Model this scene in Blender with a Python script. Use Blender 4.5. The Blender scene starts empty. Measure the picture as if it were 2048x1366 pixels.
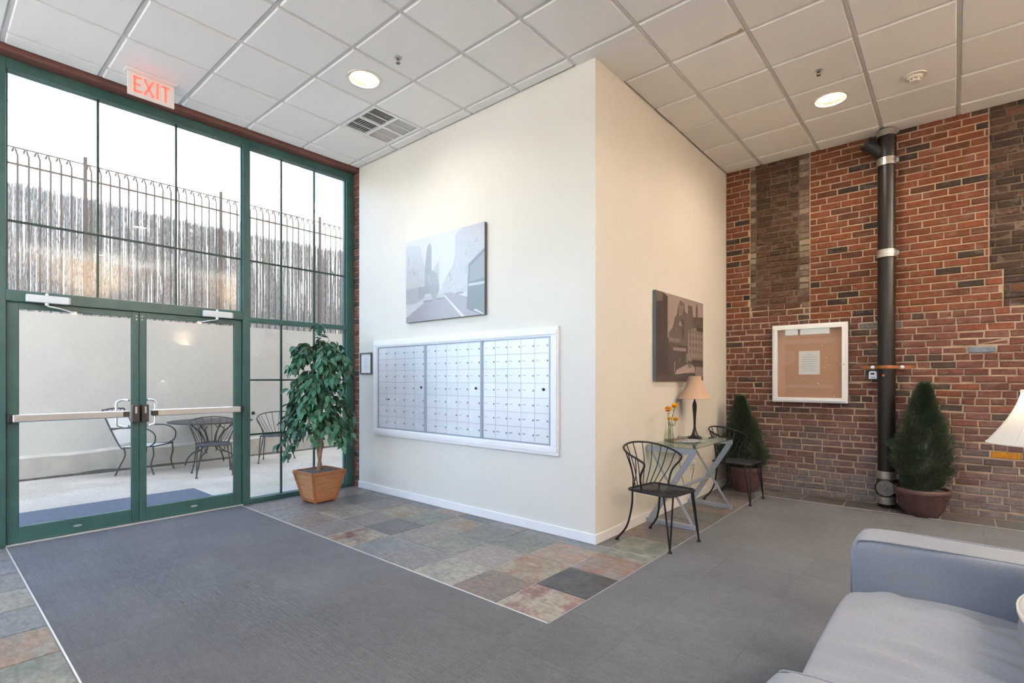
import bpy, bmesh, math, random
import numpy as np
from mathutils import Vector, Matrix

scene = bpy.context.scene
COL = scene.collection
PI = math.pi
R = math.radians
rng = random.Random(7)

# ------------------------------------------------------------------ camera, sky, sun, exposure
cam_data = bpy.data.cameras.new('camera')
cam = bpy.data.objects.new('camera', cam_data)
COL.objects.link(cam)
cam.location = (0, 0, 1.3546)
cam.rotation_euler = (PI / 2, 0, R(40.668))
cam_data.sensor_width = 36.0
cam_data.sensor_fit = 'HORIZONTAL'
cam_data.lens = 1029.275 / 2048 * 36.0
cam_data.shift_y = (757.714 - 683) / 2048
cam_data.clip_start = 0.02
cam_data.clip_end = 400
scene.camera = cam

SUN_AZ, SUN_EL = R(55), R(38)          # the sun stands behind the brick wall and shines on the far houses
SKY_STRENGTH = 0.95
SUN_ENERGY = 17.0
EXPOSURE = 1.08
DOWN_W, SCONCE_W, LAMP_W = 12.0, 110.0, 2.4

world = bpy.data.worlds.new('sky')
scene.world = world
world.use_nodes = True
wn = world.node_tree
wn.nodes.clear()
wo = wn.nodes.new('ShaderNodeOutputWorld')
wb = wn.nodes.new('ShaderNodeBackground')
ws = wn.nodes.new('ShaderNodeTexSky')
ws.sky_type = 'NISHITA'
ws.sun_disc = False
ws.sun_elevation = SUN_EL
ws.sun_rotation = SUN_AZ
ws.air_density = 1.0
ws.dust_density = 5.0
ws.ozone_density = 1.0
wb.inputs['Strength'].default_value = SKY_STRENGTH
wn.links.new(ws.outputs['Color'], wb.inputs['Color'])
wn.links.new(wb.outputs['Background'], wo.inputs['Surface'])

sun_data = bpy.data.lights.new('sun', 'SUN')
sun_data.energy = SUN_ENERGY
sun_data.angle = R(0.6)
sun_data.color = (1.0, 0.97, 0.92)
sun = bpy.data.objects.new('sun', sun_data)
COL.objects.link(sun)
sdir = Vector((math.sin(SUN_AZ) * math.cos(SUN_EL), math.cos(SUN_AZ) * math.cos(SUN_EL), math.sin(SUN_EL)))
sun.rotation_euler = sdir.to_track_quat('Z', 'Y').to_euler()
sun.location = (0, 0, 30)

vs = scene.view_settings
vs.view_transform = 'Standard'
vs.look = 'None'
vs.gamma = 1.0
vs.use_curve_mapping = False
vs.exposure = EXPOSURE

# ------------------------------------------------------------------ helpers
class MB:
    """collects geometry; build() links it as one mesh object"""
    def __init__(self):
        self.v = []; self.f = []; self.c = None
    def add(self, vs, fs):
        o = len(self.v)
        self.v += [tuple(p) for p in vs]
        self.f += [tuple(i + o for i in f) for f in fs]
        return self
    def box(self, x0, x1, y0, y1, z0, z1):
        vs = [(x, y, z) for z in (z0, z1) for y in (y0, y1) for x in (x0, x1)]
        return self.add(vs, [(0, 2, 3, 1), (4, 5, 7, 6), (0, 1, 5, 4), (2, 6, 7, 3), (0, 4, 6, 2), (1, 3, 7, 5)])
    def obox(self, a, b, w, t, up=(0, 0, 1)):
        """bar from a to b, w wide (perpendicular to up and the axis), t thick"""
        a = Vector(a); b = Vector(b); d = (b - a).normalized()
        s = d.cross(Vector(up))
        if s.length < 1e-6: s = d.cross(Vector((1, 0, 0)))
        s.normalize(); n = s.cross(d).normalized()
        vs = []
        for p in (a, b):
            for i, j in ((-1, -1), (1, -1), (1, 1), (-1, 1)):
                vs.append(p + s * (i * w / 2) + n * (j * t / 2))
        return self.add(vs, [(0, 1, 2, 3), (7, 6, 5, 4), (0, 4, 5, 1), (1, 5, 6, 2), (2, 6, 7, 3), (3, 7, 4, 0)])
    def tube(self, pts, r, n=8, closed=False, cap=True):
        pts = [Vector(p) for p in pts]
        m = len(pts)
        rad = r if isinstance(r, (list, tuple)) else [r] * m
        tang = []
        for i in range(m):
            if closed: t = pts[(i + 1) % m] - pts[i - 1]
            else: t = pts[min(i + 1, m - 1)] - pts[max(i - 1, 0)]
            tang.append(t.normalized() if t.length > 1e-9 else Vector((0, 0, 1)))
        t0 = tang[0]
        s = t0.cross(Vector((0, 0, 1)))
        if s.length < 0.05: s = t0.cross(Vector((1, 0, 0)))
        s.normalize()
        vs = []
        for i in range(m):
            t = tang[i]
            s = (s - t * s.dot(t))
            if s.length < 1e-6: s = t.orthogonal()
            s.normalize(); b = t.cross(s)
            for k in range(n):
                a = 2 * PI * k / n
                vs.append(pts[i] + (s * math.cos(a) + b * math.sin(a)) * rad[i])
        fs = []
        for i in range(m if closed else m - 1):
            j = (i + 1) % m
            for k in range(n):
                l = (k + 1) % n
                fs.append((i * n + k, i * n + l, j * n + l, j * n + k))
        if cap and not closed:
            fs.append(tuple(range(n - 1, -1, -1)))
            fs.append(tuple((m - 1) * n + k for k in range(n)))
        return self.add(vs, fs)
    def lathe(self, prof, n=24, c=(0, 0, 0), cap0=True, cap1=True, axis='Z'):
        vs = []; fs = []
        for (r, z) in prof:
            for k in range(n):
                a = 2 * PI * k / n
                p = (r * math.cos(a), r * math.sin(a), z)
                if axis == 'Y': p = (p[0], -p[2], p[1])
                if axis == 'X': p = (p[2], p[0], p[1])
                vs.append((p[0] + c[0], p[1] + c[1], p[2] + c[2]))
        m = len(prof)
        for i in range(m - 1):
            for k in range(n):
                l = (k + 1) % n
                fs.append((i * n + k, i * n + l, (i + 1) * n + l, (i + 1) * n + k))
        if cap0: fs.append(tuple(range(n - 1, -1, -1)))
        if cap1: fs.append(tuple((m - 1) * n + k for k in range(n)))
        return self.add(vs, fs)
    def mesh(self, name):
        me = bpy.data.meshes.new(name)
        me.from_pydata(self.v, [], self.f)
        me.update()
        return me
    def build(self, name, m, parent=None, smooth=False, loc=None, bevel=0.0, kind=None, fix=False):
        me = self.mesh(name)
        if bevel or fix:
            bm = bmesh.new(); bm.from_mesh(me)
            bmesh.ops.recalc_face_normals(bm, faces=bm.faces)
            if bevel:
                es = [e for e in bm.edges if len(e.link_faces) == 2 and e.calc_face_angle(0) > 0.6]
                bmesh.ops.bevel(bm, geom=es, offset=bevel, segments=2, affect='EDGES', profile=0.5)
            bm.to_mesh(me); bm.free()
        return obj(name, me, m, parent, smooth, loc, kind)

def obj(name, me, m, parent=None, smooth=False, loc=None, kind=None):
    o = bpy.data.objects.new(name, me)
    COL.objects.link(o)
    if m is not None and not me.materials: me.materials.append(m)
    if parent is not None: o.parent = parent
    if loc is not None: o.location = loc
    if kind: o['kind'] = kind
    if smooth:
        me.polygons.foreach_set('use_smooth', [True] * len(me.polygons))
        if smooth != 'all':
            try: me.set_sharp_from_angle(angle=R(40))
            except Exception: pass
    return o

def tag(o, label, cat, group=None, kind=None):
    o['label'] = label
    o['category'] = cat
    if group: o['group'] = group
    if kind: o['kind'] = kind
    return o

def thing(name, label, cat, loc=(0, 0, 0), rotz=0.0, group=None, kind=None):
    o = bpy.data.objects.new(name, None)
    o.empty_display_size = 0.1
    COL.objects.link(o)
    o.location = loc
    o.rotation_euler = (0, 0, rotz)
    return tag(o, label, cat, group, kind)

def copy_tree(o, parent=None):
    c = o.copy()
    COL.objects.link(c)
    c.parent = parent
    if parent is not None: c.matrix_parent_inverse = o.matrix_parent_inverse.copy()
    for ch in list(o.children): copy_tree(ch, c)
    return c

def spline(P, k=8, closed=False):
    """Catmull-Rom through points"""
    P = [Vector(p) for p in P]; n = len(P); out = []
    for i in range(n if closed else n - 1):
        p1, p2 = P[i], P[(i + 1) % n]
        p0 = P[i - 1] if (closed or i > 0) else p1 * 2 - p2
        p3 = P[(i + 2) % n] if (closed or i + 2 < n) else p2 * 2 - p1
        for j in range(k):
            t = j / k
            out.append(0.5 * ((2 * p1) + (p2 - p0) * t + (2 * p0 - 5 * p1 + 4 * p2 - p3) * t * t + (3 * p1 - p0 - 3 * p2 + p3) * t ** 3))
    if not closed: out.append(P[-1])
    return out

def rounded_rect(w, h, r, z=0.0, n=5, cx=0, cy=0):
    pts = []
    for (sx, sy, a0) in ((1, 1, 0), (-1, 1, 90), (-1, -1, 180), (1, -1, 270)):
        for i in range(n + 1):
            a = R(a0 + 90 * i / n)
            pts.append((cx + sx * (w / 2 - r) + r * math.cos(a), cy + sy * (h / 2 - r) + r * math.sin(a), z))
    return pts

def soft(cx, cy, cz, sx, sy, sz, k=7.0, n=14, fn=None):
    """a stuffed block: superquadric shape with flat-ish sides and round edges"""
    bm = bmesh.new()
    bmesh.ops.create_cube(bm, size=2.0)
    bmesh.ops.subdivide_edges(bm, edges=bm.edges[:], cuts=n, use_grid_fill=True)
    for v in bm.verts:
        x, y, z = v.co
        s = (abs(x) ** k + abs(y) ** k + abs(z) ** k) ** (1.0 / k)
        p = Vector((x / s * sx / 2, y / s * sy / 2, z / s * sz / 2))
        if fn: p = fn(p)
        v.co = p + Vector((cx, cy, cz))
    me = bpy.data.meshes.new('soft')
    bm.to_mesh(me); bm.free()
    return me

# ------------------------------------------------------------------ materials
def srgb(r, g, b):
    def f(c):
        c /= 255.0
        return c / 12.92 if c <= 0.04045 else ((c + 0.055) / 1.055) ** 2.4
    return (f(r), f(g), f(b))

def base_mat(name):
    m = bpy.data.materials.new(name)
    m.use_nodes = True
    nt = m.node_tree
    return m, nt, nt.nodes['Principled BSDF']

def nd(nt, t, **kw):
    n = nt.nodes.new(t)
    for k, v in kw.items():
        if hasattr(n, k) and k not in n.inputs: setattr(n, k, v)
        else: n.inputs[k].default_value = v
    return n

def mixc(nt, fac, a, b, blend='MIX'):
    n = nt.nodes.new('ShaderNodeMix'); n.data_type = 'RGBA'; n.blend_type = blend
    for s, v in ((0, fac), (6, a), (7, b)):
        if hasattr(v, 'is_linked'): nt.links.new(v, n.inputs[s])
        elif s == 0: n.inputs[0].default_value = v
        else: n.inputs[s].default_value = (*v[:3], 1)
    return n.outputs[2]

def ramp(nt, sock, stops):
    n = nt.nodes.new('ShaderNodeValToRGB')
    e = n.color_ramp.elements
    while len(e) < len(stops): e.new(0.5)
    for i, (p, c) in enumerate(stops):
        e[i].position = p
        e[i].color = (c, c, c, 1) if isinstance(c, (int, float)) else (*c[:3], 1)
    nt.links.new(sock, n.inputs[0])
    return n.outputs[0]

def noise(nt, vec, scale, detail=4, rough=0.55, w=None):
    n = nt.nodes.new('ShaderNodeTexNoise')
    n.inputs['Scale'].default_value = scale
    n.inputs['Detail'].default_value = detail
    n.inputs['Roughness'].default_value = rough
    if w is not None:
        n.noise_dimensions = '4D'
        nt.links.new(w, n.inputs['W'])
    if vec is not None: nt.links.new(vec, n.inputs['Vector'])
    return n.outputs['Fac']

def scaled(nt, vec, s):
    n = nt.nodes.new('ShaderNodeMapping')
    n.inputs['Scale'].default_value = s
    nt.links.new(vec, n.inputs['Vector'])
    return n.outputs[0]

def addbump(nt, b, height, strength, dist=0.01):
    n = nt.nodes.new('ShaderNodeBump')
    n.inputs['Strength'].default_value = strength
    n.inputs['Distance'].default_value = dist
    nt.links.new(height, n.inputs['Height'])
    nt.links.new(n.outputs[0], b.inputs['Normal'])

def mat(name, col, rough=0.5, metal=0.0, var=0.0, vscale=6.0, bump=0.0, bscale=60.0, spec=0.5, rand=0.0, stretch=None):
    m, nt, b = base_mat(name)
    b.inputs['Base Color'].default_value = (*col, 1)
    b.inputs['Roughness'].default_value = rough
    b.inputs['Metallic'].default_value = metal
    b.inputs['Specular IOR Level'].default_value = spec
    tc = nt.nodes.new('ShaderNodeTexCoord').outputs['Object']
    if stretch: tc = scaled(nt, tc, stretch)
    oi = nt.nodes.new('ShaderNodeObjectInfo')
    w = None
    if rand:
        ml = nd(nt, 'ShaderNodeMath', operation='MULTIPLY'); ml.inputs[1].default_value = 40
        nt.links.new(oi.outputs['Random'], ml.inputs[0]); w = ml.outputs[0]
    cur = None
    if var:
        fac = ramp(nt, noise(nt, tc, vscale, w=w), [(0.3, 0), (0.7, 1)])
        cur = mixc(nt, fac, tuple(c * (1 - var) for c in col), tuple(min(1, c * (1 + var)) for c in col))
    if rand:
        mr = nd(nt, 'ShaderNodeMapRange'); mr.inputs[3].default_value = 1 - rand; mr.inputs[4].default_value = 1 + rand
        nt.links.new(oi.outputs['Random'], mr.inputs[0])
        hs = nt.nodes.new('ShaderNodeHueSaturation')
        nt.links.new(mr.outputs[0], hs.inputs['Value'])
        if cur is None: hs.inputs['Color'].default_value = (*col, 1)
        else: nt.links.new(cur, hs.inputs['Color'])
        cur = hs.outputs[0]
    if cur is not None: nt.links.new(cur, b.inputs['Base Color'])
    if bump: addbump(nt, b, noise(nt, tc, bscale, w=w), bump)
    return m

def glow_mat(name, col, strength):
    m, nt, b = base_mat(name)
    b.inputs['Base Color'].default_value = (*col, 1)
    b.inputs['Emission Color'].default_value = (*col, 1)
    b.inputs['Emission Strength'].default_value = strength
    return m

def glass_mat(name, tint=(1, 1, 1), ior=1.45, rough=0.0, dirt=0.0):
    m = bpy.data.materials.new(name); m.use_nodes = True
    nt = m.node_tree; nt.nodes.clear()
    out = nt.nodes.new('ShaderNodeOutputMaterial')
    tr = nt.nodes.new('ShaderNodeBsdfTransparent'); tr.inputs[0].default_value = (*tint, 1)
    gl = nt.nodes.new('ShaderNodeBsdfGlossy'); gl.inputs['Roughness'].default_value = rough
    lw = nt.nodes.new('ShaderNodeLayerWeight'); lw.inputs[0].default_value = 0.5      # Schlick: same from both faces of the pane
    r0 = ((ior - 1) / (ior + 1)) ** 2
    pw = nd(nt, 'ShaderNodeMath', operation='POWER'); nt.links.new(lw.outputs['Facing'], pw.inputs[0]); pw.inputs[1].default_value = 5.0
    fr = nd(nt, 'ShaderNodeMath', operation='MULTIPLY_ADD'); nt.links.new(pw.outputs[0], fr.inputs[0]); fr.inputs[1].default_value = 1 - r0; fr.inputs[2].default_value = r0
    mx = nt.nodes.new('ShaderNodeMixShader')
    nt.links.new(fr.outputs[0], mx.inputs[0]); nt.links.new(tr.outputs[0], mx.inputs[1]); nt.links.new(gl.outputs[0], mx.inputs[2])
    nt.links.new(mx.outputs[0], out.inputs[0])
    return m

def attr_mat(name, rough=0.6, spec=0.4, attr='tint'):
    m, nt, b = base_mat(name)
    a = nt.nodes.new('ShaderNodeAttribute'); a.attribute_name = attr
    nt.links.new(a.outputs['Color'], b.inputs['Base Color'])
    b.inputs['Roughness'].default_value = rough
    b.inputs['Specular IOR Level'].default_value = spec
    return m

def set_tint(me, cols):
    a = me.color_attributes.new('tint', 'FLOAT_COLOR', 'POINT')
    a.data.foreach_set('color', np.asarray(cols, dtype=np.float32).ravel())

M = {}
M['paint'] = mat('wall_paint', (0.735, 0.715, 0.655), 0.55, bump=0.05, bscale=220, var=0.02, vscale=1.5, spec=0.3)
M['tan'] = mat('tan_paint', (0.62, 0.48, 0.34), 0.6, var=0.03, vscale=2)
M['white_trim'] = mat('white_trim', (0.84, 0.84, 0.84), 0.35, var=0.02, vscale=4)
M['green'] = mat('green_enamel', (0.040, 0.110, 0.100), 0.35, var=0.15, vscale=5, spec=0.5)
M['muntin'] = mat('dark_muntin', (0.02, 0.05, 0.042), 0.4)
M['brownred'] = mat('brown_red_steel', (0.16, 0.065, 0.05), 0.5, var=0.15)
M['tile_white'] = None
M['grid'] = mat('grid_metal', (0.72, 0.72, 0.705), 0.45)
M['glass'] = glass_mat('window_glass', (0.97, 0.985, 0.975))
M['glass_table'] = glass_mat('table_glass', (0.80, 0.90, 0.86), 1.5)
M['glass_vase'] = glass_mat('vase_glass', (0.965, 0.985, 0.97), 1.5, 0.02)
M['glass_case'] = glass_mat('case_glass', (0.97, 0.98, 0.98), 1.8)
M['alu'] = mat('aluminium', (0.72, 0.73, 0.74), 0.32, 0.85)
M['silver'] = mat('silver_paint', (0.36, 0.41, 0.50), 0.35, 0.3, var=0.05)
M['mail'] = mat('mailbox_aluminium', (0.68, 0.71, 0.75), 0.38, 0.35, rand=0.03)
M['mail_gap'] = mat('mailbox_gap', (0.33, 0.36, 0.40), 0.5, 0.3)
M['closer'] = mat('closer_paint', (0.70, 0.74, 0.78), 0.4, 0.1)
M['lock'] = mat('lock_metal', (0.30, 0.31, 0.33), 0.3, 0.8)
M['black'] = mat('black_plastic', (0.02, 0.02, 0.022), 0.4)
M['iron'] = mat('black_iron', (0.008, 0.010, 0.013), 0.45, 0.0, spec=0.3)
M['iron_out'] = mat('weathered_iron', (0.045, 0.043, 0.045), 0.55, 0.2, var=0.2)
M['dark_bronze'] = mat('dark_bronze', (0.075, 0.065, 0.055), 0.4, 0.4)
M['label'] = mat('label_grey', (0.50, 0.52, 0.56), 0.6)
M['label_dark'] = mat('label_dark', (0.28, 0.29, 0.32), 0.6)
M['paper'] = mat('paper', (0.82, 0.84, 0.85), 0.7)
M['ink'] = mat('ink', (0.45, 0.47, 0.5), 0.8)
M['mortar_dark'] = mat('sooty_mortar', (0.115, 0.085, 0.060), 0.95, var=0.4, vscale=7, bump=0.5, bscale=120)
M['mortar'] = mat('mortar', (0.40, 0.308, 0.215), 0.9, var=0.25, vscale=9, bump=0.5, bscale=120)
M['grout'] = mat('grout', (0.36, 0.345, 0.32), 0.9, var=0.2, vscale=12)
M['wood_grain'] = mat('basket_rim', (0.36, 0.125, 0.04), 0.4, var=0.15, vscale=10)
M['trunk'] = mat('bark', (0.30, 0.19, 0.115), 0.75, var=0.25, vscale=30, bump=0.4, bscale=60)
M['terracotta'] = mat('terracotta', (0.085, 0.042, 0.036), 0.55, var=0.25, vscale=12, bump=0.25, bscale=80)
M['soil'] = mat('soil_moss', (0.10, 0.10, 0.085), 0.95, var=0.4, vscale=30, bump=0.6, bscale=80)
M['concrete'] = None
M['stucco'] = mat('cream_stucco', (0.475, 0.445, 0.397), 0.85, var=0.05, vscale=1.2, bump=0.45, bscale=9)
M['plinth'] = mat('plinth_concrete', (0.405, 0.37, 0.31), 0.9, var=0.14, vscale=3, bump=0.5, bscale=14)
M['far_white'] = mat('far_white_render', (0.62, 0.60, 0.56), 0.8)
M['far_window'] = mat('far_window_glass', (0.62, 0.65, 0.70), 0.4)
M['asphalt'] = mat('asphalt', (0.32, 0.31, 0.30), 0.9, var=0.1)
M['fence'] = mat('fence_iron', (0.13, 0.105, 0.09), 0.6, 0.2)
M['mat'] = mat('door_mat_rubber', (0.085, 0.095, 0.125), 0.9, var=0.15, vscale=20, bump=0.4, bscale=300)
M['brass'] = mat('strip_metal', (0.70, 0.69, 0.66), 0.35, 0.5)
M['cord'] = mat('cord_black', (0.02, 0.02, 0.02), 0.5)
M['plate'] = mat('outlet_plate', (0.80, 0.78, 0.72), 0.4)
M['frame_dark'] = mat('dark_frame', (0.10, 0.09, 0.085), 0.4)
M['clock_face'] = mat('clock_face', (0.80, 0.78, 0.74), 0.5)
M['wood'] = mat('dark_wood', (0.12, 0.055, 0.028), 0.4, var=0.25, vscale=4, stretch=(1, 8, 1))
M['pipe'] = mat('cast_iron_pipe', (0.0085, 0.008, 0.008), 0.40, 0.0, var=0.3, vscale=7, spec=0.4)
M['clamp'] = mat('steel_clamp', (0.62, 0.60, 0.57), 0.3, 0.9)
M['rust'] = mat('rusty_strap', (0.30, 0.115, 0.035), 0.65, 0.2, var=0.3, vscale=18)
M['cap_grey'] = mat('cleanout_cap', (0.20, 0.19, 0.175), 0.6, 0.3, var=0.2)
M['exit_red'] = glow_mat('exit_letters', (1.0, 0.10, 0.07), 0.9)
M['exit_body'] = mat('exit_panel', (0.80, 0.76, 0.73), 0.3)
M['lens'] = glow_mat('downlight_lens', (1.0, 0.76, 0.46), 1.2)
M['reflector'] = mat('gold_reflector', (0.90, 0.78, 0.58), 0.2, 0.6)
M['det'] = mat('detector_plastic', (0.72, 0.68, 0.58), 0.5)
M['sprink'] = mat('sprinkler_metal', (0.20, 0.17, 0.13), 0.4, 0.7)
M['stem'] = mat('green_stem', (0.07, 0.16, 0.035), 0.5)
M['petal'] = mat('orange_petal', (0.95, 0.40, 0.015), 0.6, rand=0.08)
M['petal_y'] = mat('yellow_petal', (0.98, 0.58, 0.02), 0.6, rand=0.05)
M['sofa'] = None
M['lampbase'] = mat('bronze_lamp', (0.025, 0.028, 0.03), 0.28, 0.5)
M['mag1'] = mat('magazine_red', (0.20, 0.07, 0.05), 0.5, var=0.8, vscale=26, spec=0.2)
M['mag2'] = mat('magazine_pale', (0.30, 0.31, 0.36), 0.5, var=0.8, vscale=22, spec=0.2)
M['mag3'] = mat('magazine_brown', (0.15, 0.10, 0.07), 0.5, var=0.8, vscale=26, spec=0.2)
M['water'] = glass_mat('vase_water', (0.95, 0.97, 0.955), 1.33)

def shade_mat(name, col, trans):
    m = bpy.data.materials.new(name); m.use_nodes = True
    nt = m.node_tree; nt.nodes.clear()
    out = nt.nodes.new('ShaderNodeOutputMaterial')
    d = nt.nodes.new('ShaderNodeBsdfDiffuse'); d.inputs[0].default_value = (*col, 1)
    t = nt.nodes.new('ShaderNodeBsdfTranslucent'); t.inputs[0].default_value = (*col, 1)
    mx = nt.nodes.new('ShaderNodeMixShader'); mx.inputs[0].default_value = trans
    nt.links.new(d.outputs[0], mx.inputs[1]); nt.links.new(t.outputs[0], mx.inputs[2]); nt.links.new(mx.outputs[0], out.inputs[0])
    return m
M['shade_white'] = shade_mat('white_shade', (0.82, 0.79, 0.73), 0.45)
M['shade_tan'] = shade_mat('tan_shade', (0.72, 0.52, 0.37), 0.3)

def leaf_mat(name, c1, c2, back=0.25):
    m, nt, b = base_mat(name)
    oi = nt.nodes.new('ShaderNodeObjectInfo')
    tc = nt.nodes.new('ShaderNodeNewGeometry')
    n = noise(nt, tc.outputs['Position'], 9, 2)
    ad = nd(nt, 'ShaderNodeMath', operation='ADD'); nt.links.new(oi.outputs['Random'], ad.inputs[0]); nt.links.new(n, ad.inputs[1])
    f = ramp(nt, ad.outputs[0], [(0.35, 0), (1.0, 1)])
    nt.links.new(mixc(nt, f, c1, c2), b.inputs['Base Color'])
    b.inputs['Roughness'].default_value = 0.42
    b.inputs['Specular IOR Level'].default_value = 0.5
    return m
M['leaf'] = leaf_mat('ficus_leaf', (0.030, 0.080, 0.060), (0.050, 0.185, 0.090))
M['needle'] = leaf_mat('conifer_needle', (0.008, 0.016, 0.010), (0.058, 0.080, 0.042))

def tile_material():
    m, nt, b = base_mat('ceiling_tile_board')
    tc = nt.nodes.new('ShaderNodeTexCoord').outputs['Object']
    oi = nt.nodes.new('ShaderNodeObjectInfo')
    hs = nt.nodes.new('ShaderNodeHueSaturation'); hs.inputs['Color'].default_value = (0.87, 0.865, 0.85, 1)
    mr = nd(nt, 'ShaderNodeMapRange'); mr.inputs[3].default_value = 0.97; mr.inputs[4].default_value = 1.03
    nt.links.new(oi.outputs['Random'], mr.inputs[0]); nt.links.new(mr.outputs[0], hs.inputs['Value'])
    nt.links.new(hs.outputs[0], b.inputs['Base Color'])
    b.inputs['Roughness'].default_value = 0.9
    b.inputs['Specular IOR Level'].default_value = 0.1
    addbump(nt, b, noise(nt, tc, 140, 3), 0.35, 0.004)
    return m
M['tile_white'] = tile_material()

def slate_material():
    """each slate has its own two colours; clouds of the second one over the first"""
    m, nt, b = base_mat('slate')
    tc = nt.nodes.new('ShaderNodeNewGeometry').outputs['Position']
    oi = nt.nodes.new('ShaderNodeObjectInfo')
    ml = nd(nt, 'ShaderNodeMath', operation='MULTIPLY'); ml.inputs[1].default_value = 30
    nt.links.new(oi.outputs['Random'], ml.inputs[0]); w = ml.outputs[0]
    at = nt.nodes.new('ShaderNodeAttribute'); at.attribute_type = 'OBJECT'; at.attribute_name = 'vein'
    f = ramp(nt, noise(nt, tc, 6.5, 9, 0.72, w), [(0.46, 0), (0.57, 1)])
    c = mixc(nt, f, oi.outputs['Color'], at.outputs['Color'])
    fine = ramp(nt, noise(nt, scaled(nt, tc, (1, 2.2, 1)), 16, 8, 0.7, w), [(0.28, 0.38), (0.72, 1.35)])
    c = mixc(nt, 1.0, c, fine, 'MULTIPLY')
    nt.links.new(c, b.inputs['Base Color'])
    b.inputs['Roughness'].default_value = 0.38
    b.inputs['Specular IOR Level'].default_value = 0.45
    addbump(nt, b, noise(nt, tc, 14, 7, 0.65, w), 0.45, 0.012)
    return m
M['slate'] = slate_material()

def carpet_material():
    m, nt, b = base_mat('carpet')
    tc = nt.nodes.new('ShaderNodeNewGeometry').outputs['Position']
    oi = nt.nodes.new('ShaderNodeObjectInfo')
    f = ramp(nt, noise(nt, tc, 1.3, 5, 0.6), [(0.3, 0), (0.7, 1)])
    c = mixc(nt, f, (0.100, 0.105, 0.112), (0.134, 0.141, 0.150))
    fine = ramp(nt, noise(nt, tc, 170, 3, 0.8), [(0.3, 0.62), (0.7, 1.38)])
    c = mixc(nt, 1.0, c, fine, 'MULTIPLY')
    mid = ramp(nt, noise(nt, scaled(nt, tc, (1, 2.0, 1)), 14, 8, 0.85), [(0.3, 0.80), (0.7, 1.20)])
    c = mixc(nt, 1.0, c, mid, 'MULTIPLY')
    hs = nt.nodes.new('ShaderNodeHueSaturation')
    mr = nd(nt, 'ShaderNodeMapRange'); mr.inputs[3].default_value = 0.96; mr.inputs[4].default_value = 1.04
    nt.links.new(oi.outputs['Random'], mr.inputs[0]); nt.links.new(mr.outputs[0], hs.inputs['Value']); nt.links.new(c, hs.inputs['Color'])
    nt.links.new(hs.outputs[0], b.inputs['Base Color'])
    b.inputs['Roughness'].default_value = 0.95
    b.inputs['Specular IOR Level'].default_value = 0.15
    b.inputs['Sheen Weight'].default_value = 0.10
    b.inputs['Sheen Roughness'].default_value = 0.45
    wv = nt.nodes.new('ShaderNodeTexWave'); wv.bands_direction = 'Y'
    wv.inputs['Scale'].default_value = 34; wv.inputs['Distortion'].default_value = 0.6
    nt.links.new(tc, wv.inputs['Vector'])
    ad = nd(nt, 'ShaderNodeMath', operation='ADD'); nt.links.new(wv.outputs['Fac'], ad.inputs[0]); nt.links.new(noise(nt, tc, 300, 2), ad.inputs[1])
    addbump(nt, b, ad.outputs[0], 0.6, 0.004)
    return m
M['carpet'] = carpet_material()

def brick_material():
    """the brick's own colour comes from its tint; soot, flecks of paint and lime over it"""
    m, nt, b = base_mat('brick_clay')
    pos = nt.nodes.new('ShaderNodeNewGeometry').outputs['Position']
    a = nt.nodes.new('ShaderNodeAttribute'); a.attribute_name = 'tint'
    fine = ramp(nt, noise(nt, pos, 30, 8, 0.8), [(0.28, 0.50), (0.72, 1.48)])
    c = mixc(nt, 1.0, a.outputs['Color'], fine, 'MULTIPLY')
    soot = ramp(nt, noise(nt, pos, 11, 5, 0.7), [(0.54, 0), (0.72, 0.6)])
    c = mixc(nt, soot, c, (0.075, 0.055, 0.046))
    lime = ramp(nt, noise(nt, scaled(nt, pos, (1.0, 1.0, 1.6)), 7, 7, 0.75), [(0.53, 0), (0.70, 0.5)])
    c = mixc(nt, lime, c, (0.27, 0.205, 0.17))
    fleck = ramp(nt, noise(nt, pos, 62, 2, 0.5), [(0.75, 0), (0.78, 0.8)])
    c = mixc(nt, fleck, c, (0.62, 0.55, 0.47))
    nt.links.new(c, b.inputs['Base Color'])
    b.inputs['Roughness'].default_value = 0.8
    b.inputs['Specular IOR Level'].default_value = 0.25
    addbump(nt, b, noise(nt, pos, 70, 6, 0.7), 0.5, 0.006)
    return m
M['brick'] = brick_material()

def concrete_material():
    m, nt, b = base_mat('exposed_concrete')
    pos = nt.nodes.new('ShaderNodeNewGeometry').outputs['Position']
    c = mixc(nt, ramp(nt, noise(nt, pos, 1.6, 5), [(0.3, 0), (0.7, 1)]), (0.345, 0.30, 0.245), (0.44, 0.395, 0.335))
    moss = ramp(nt, noise(nt, scaled(nt, pos, (1.4, 0.5, 1)), 1.1, 4, 0.6), [(0.54, 0), (0.68, 0.5)])
    c = mixc(nt, moss, c, (0.29, 0.29, 0.18))
    c = mixc(nt, 1.0, c, ramp(nt, noise(nt, pos, 38, 5, 0.8), [(0.3, 0.72), (0.7, 1.25)]), 'MULTIPLY')
    nt.links.new(c, b.inputs['Base Color'])
    b.inputs['Roughness'].default_value = 0.9
    addbump(nt, b, noise(nt, pos, 60, 4), 0.3)
    return m
M['concrete'] = concrete_material()

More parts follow.
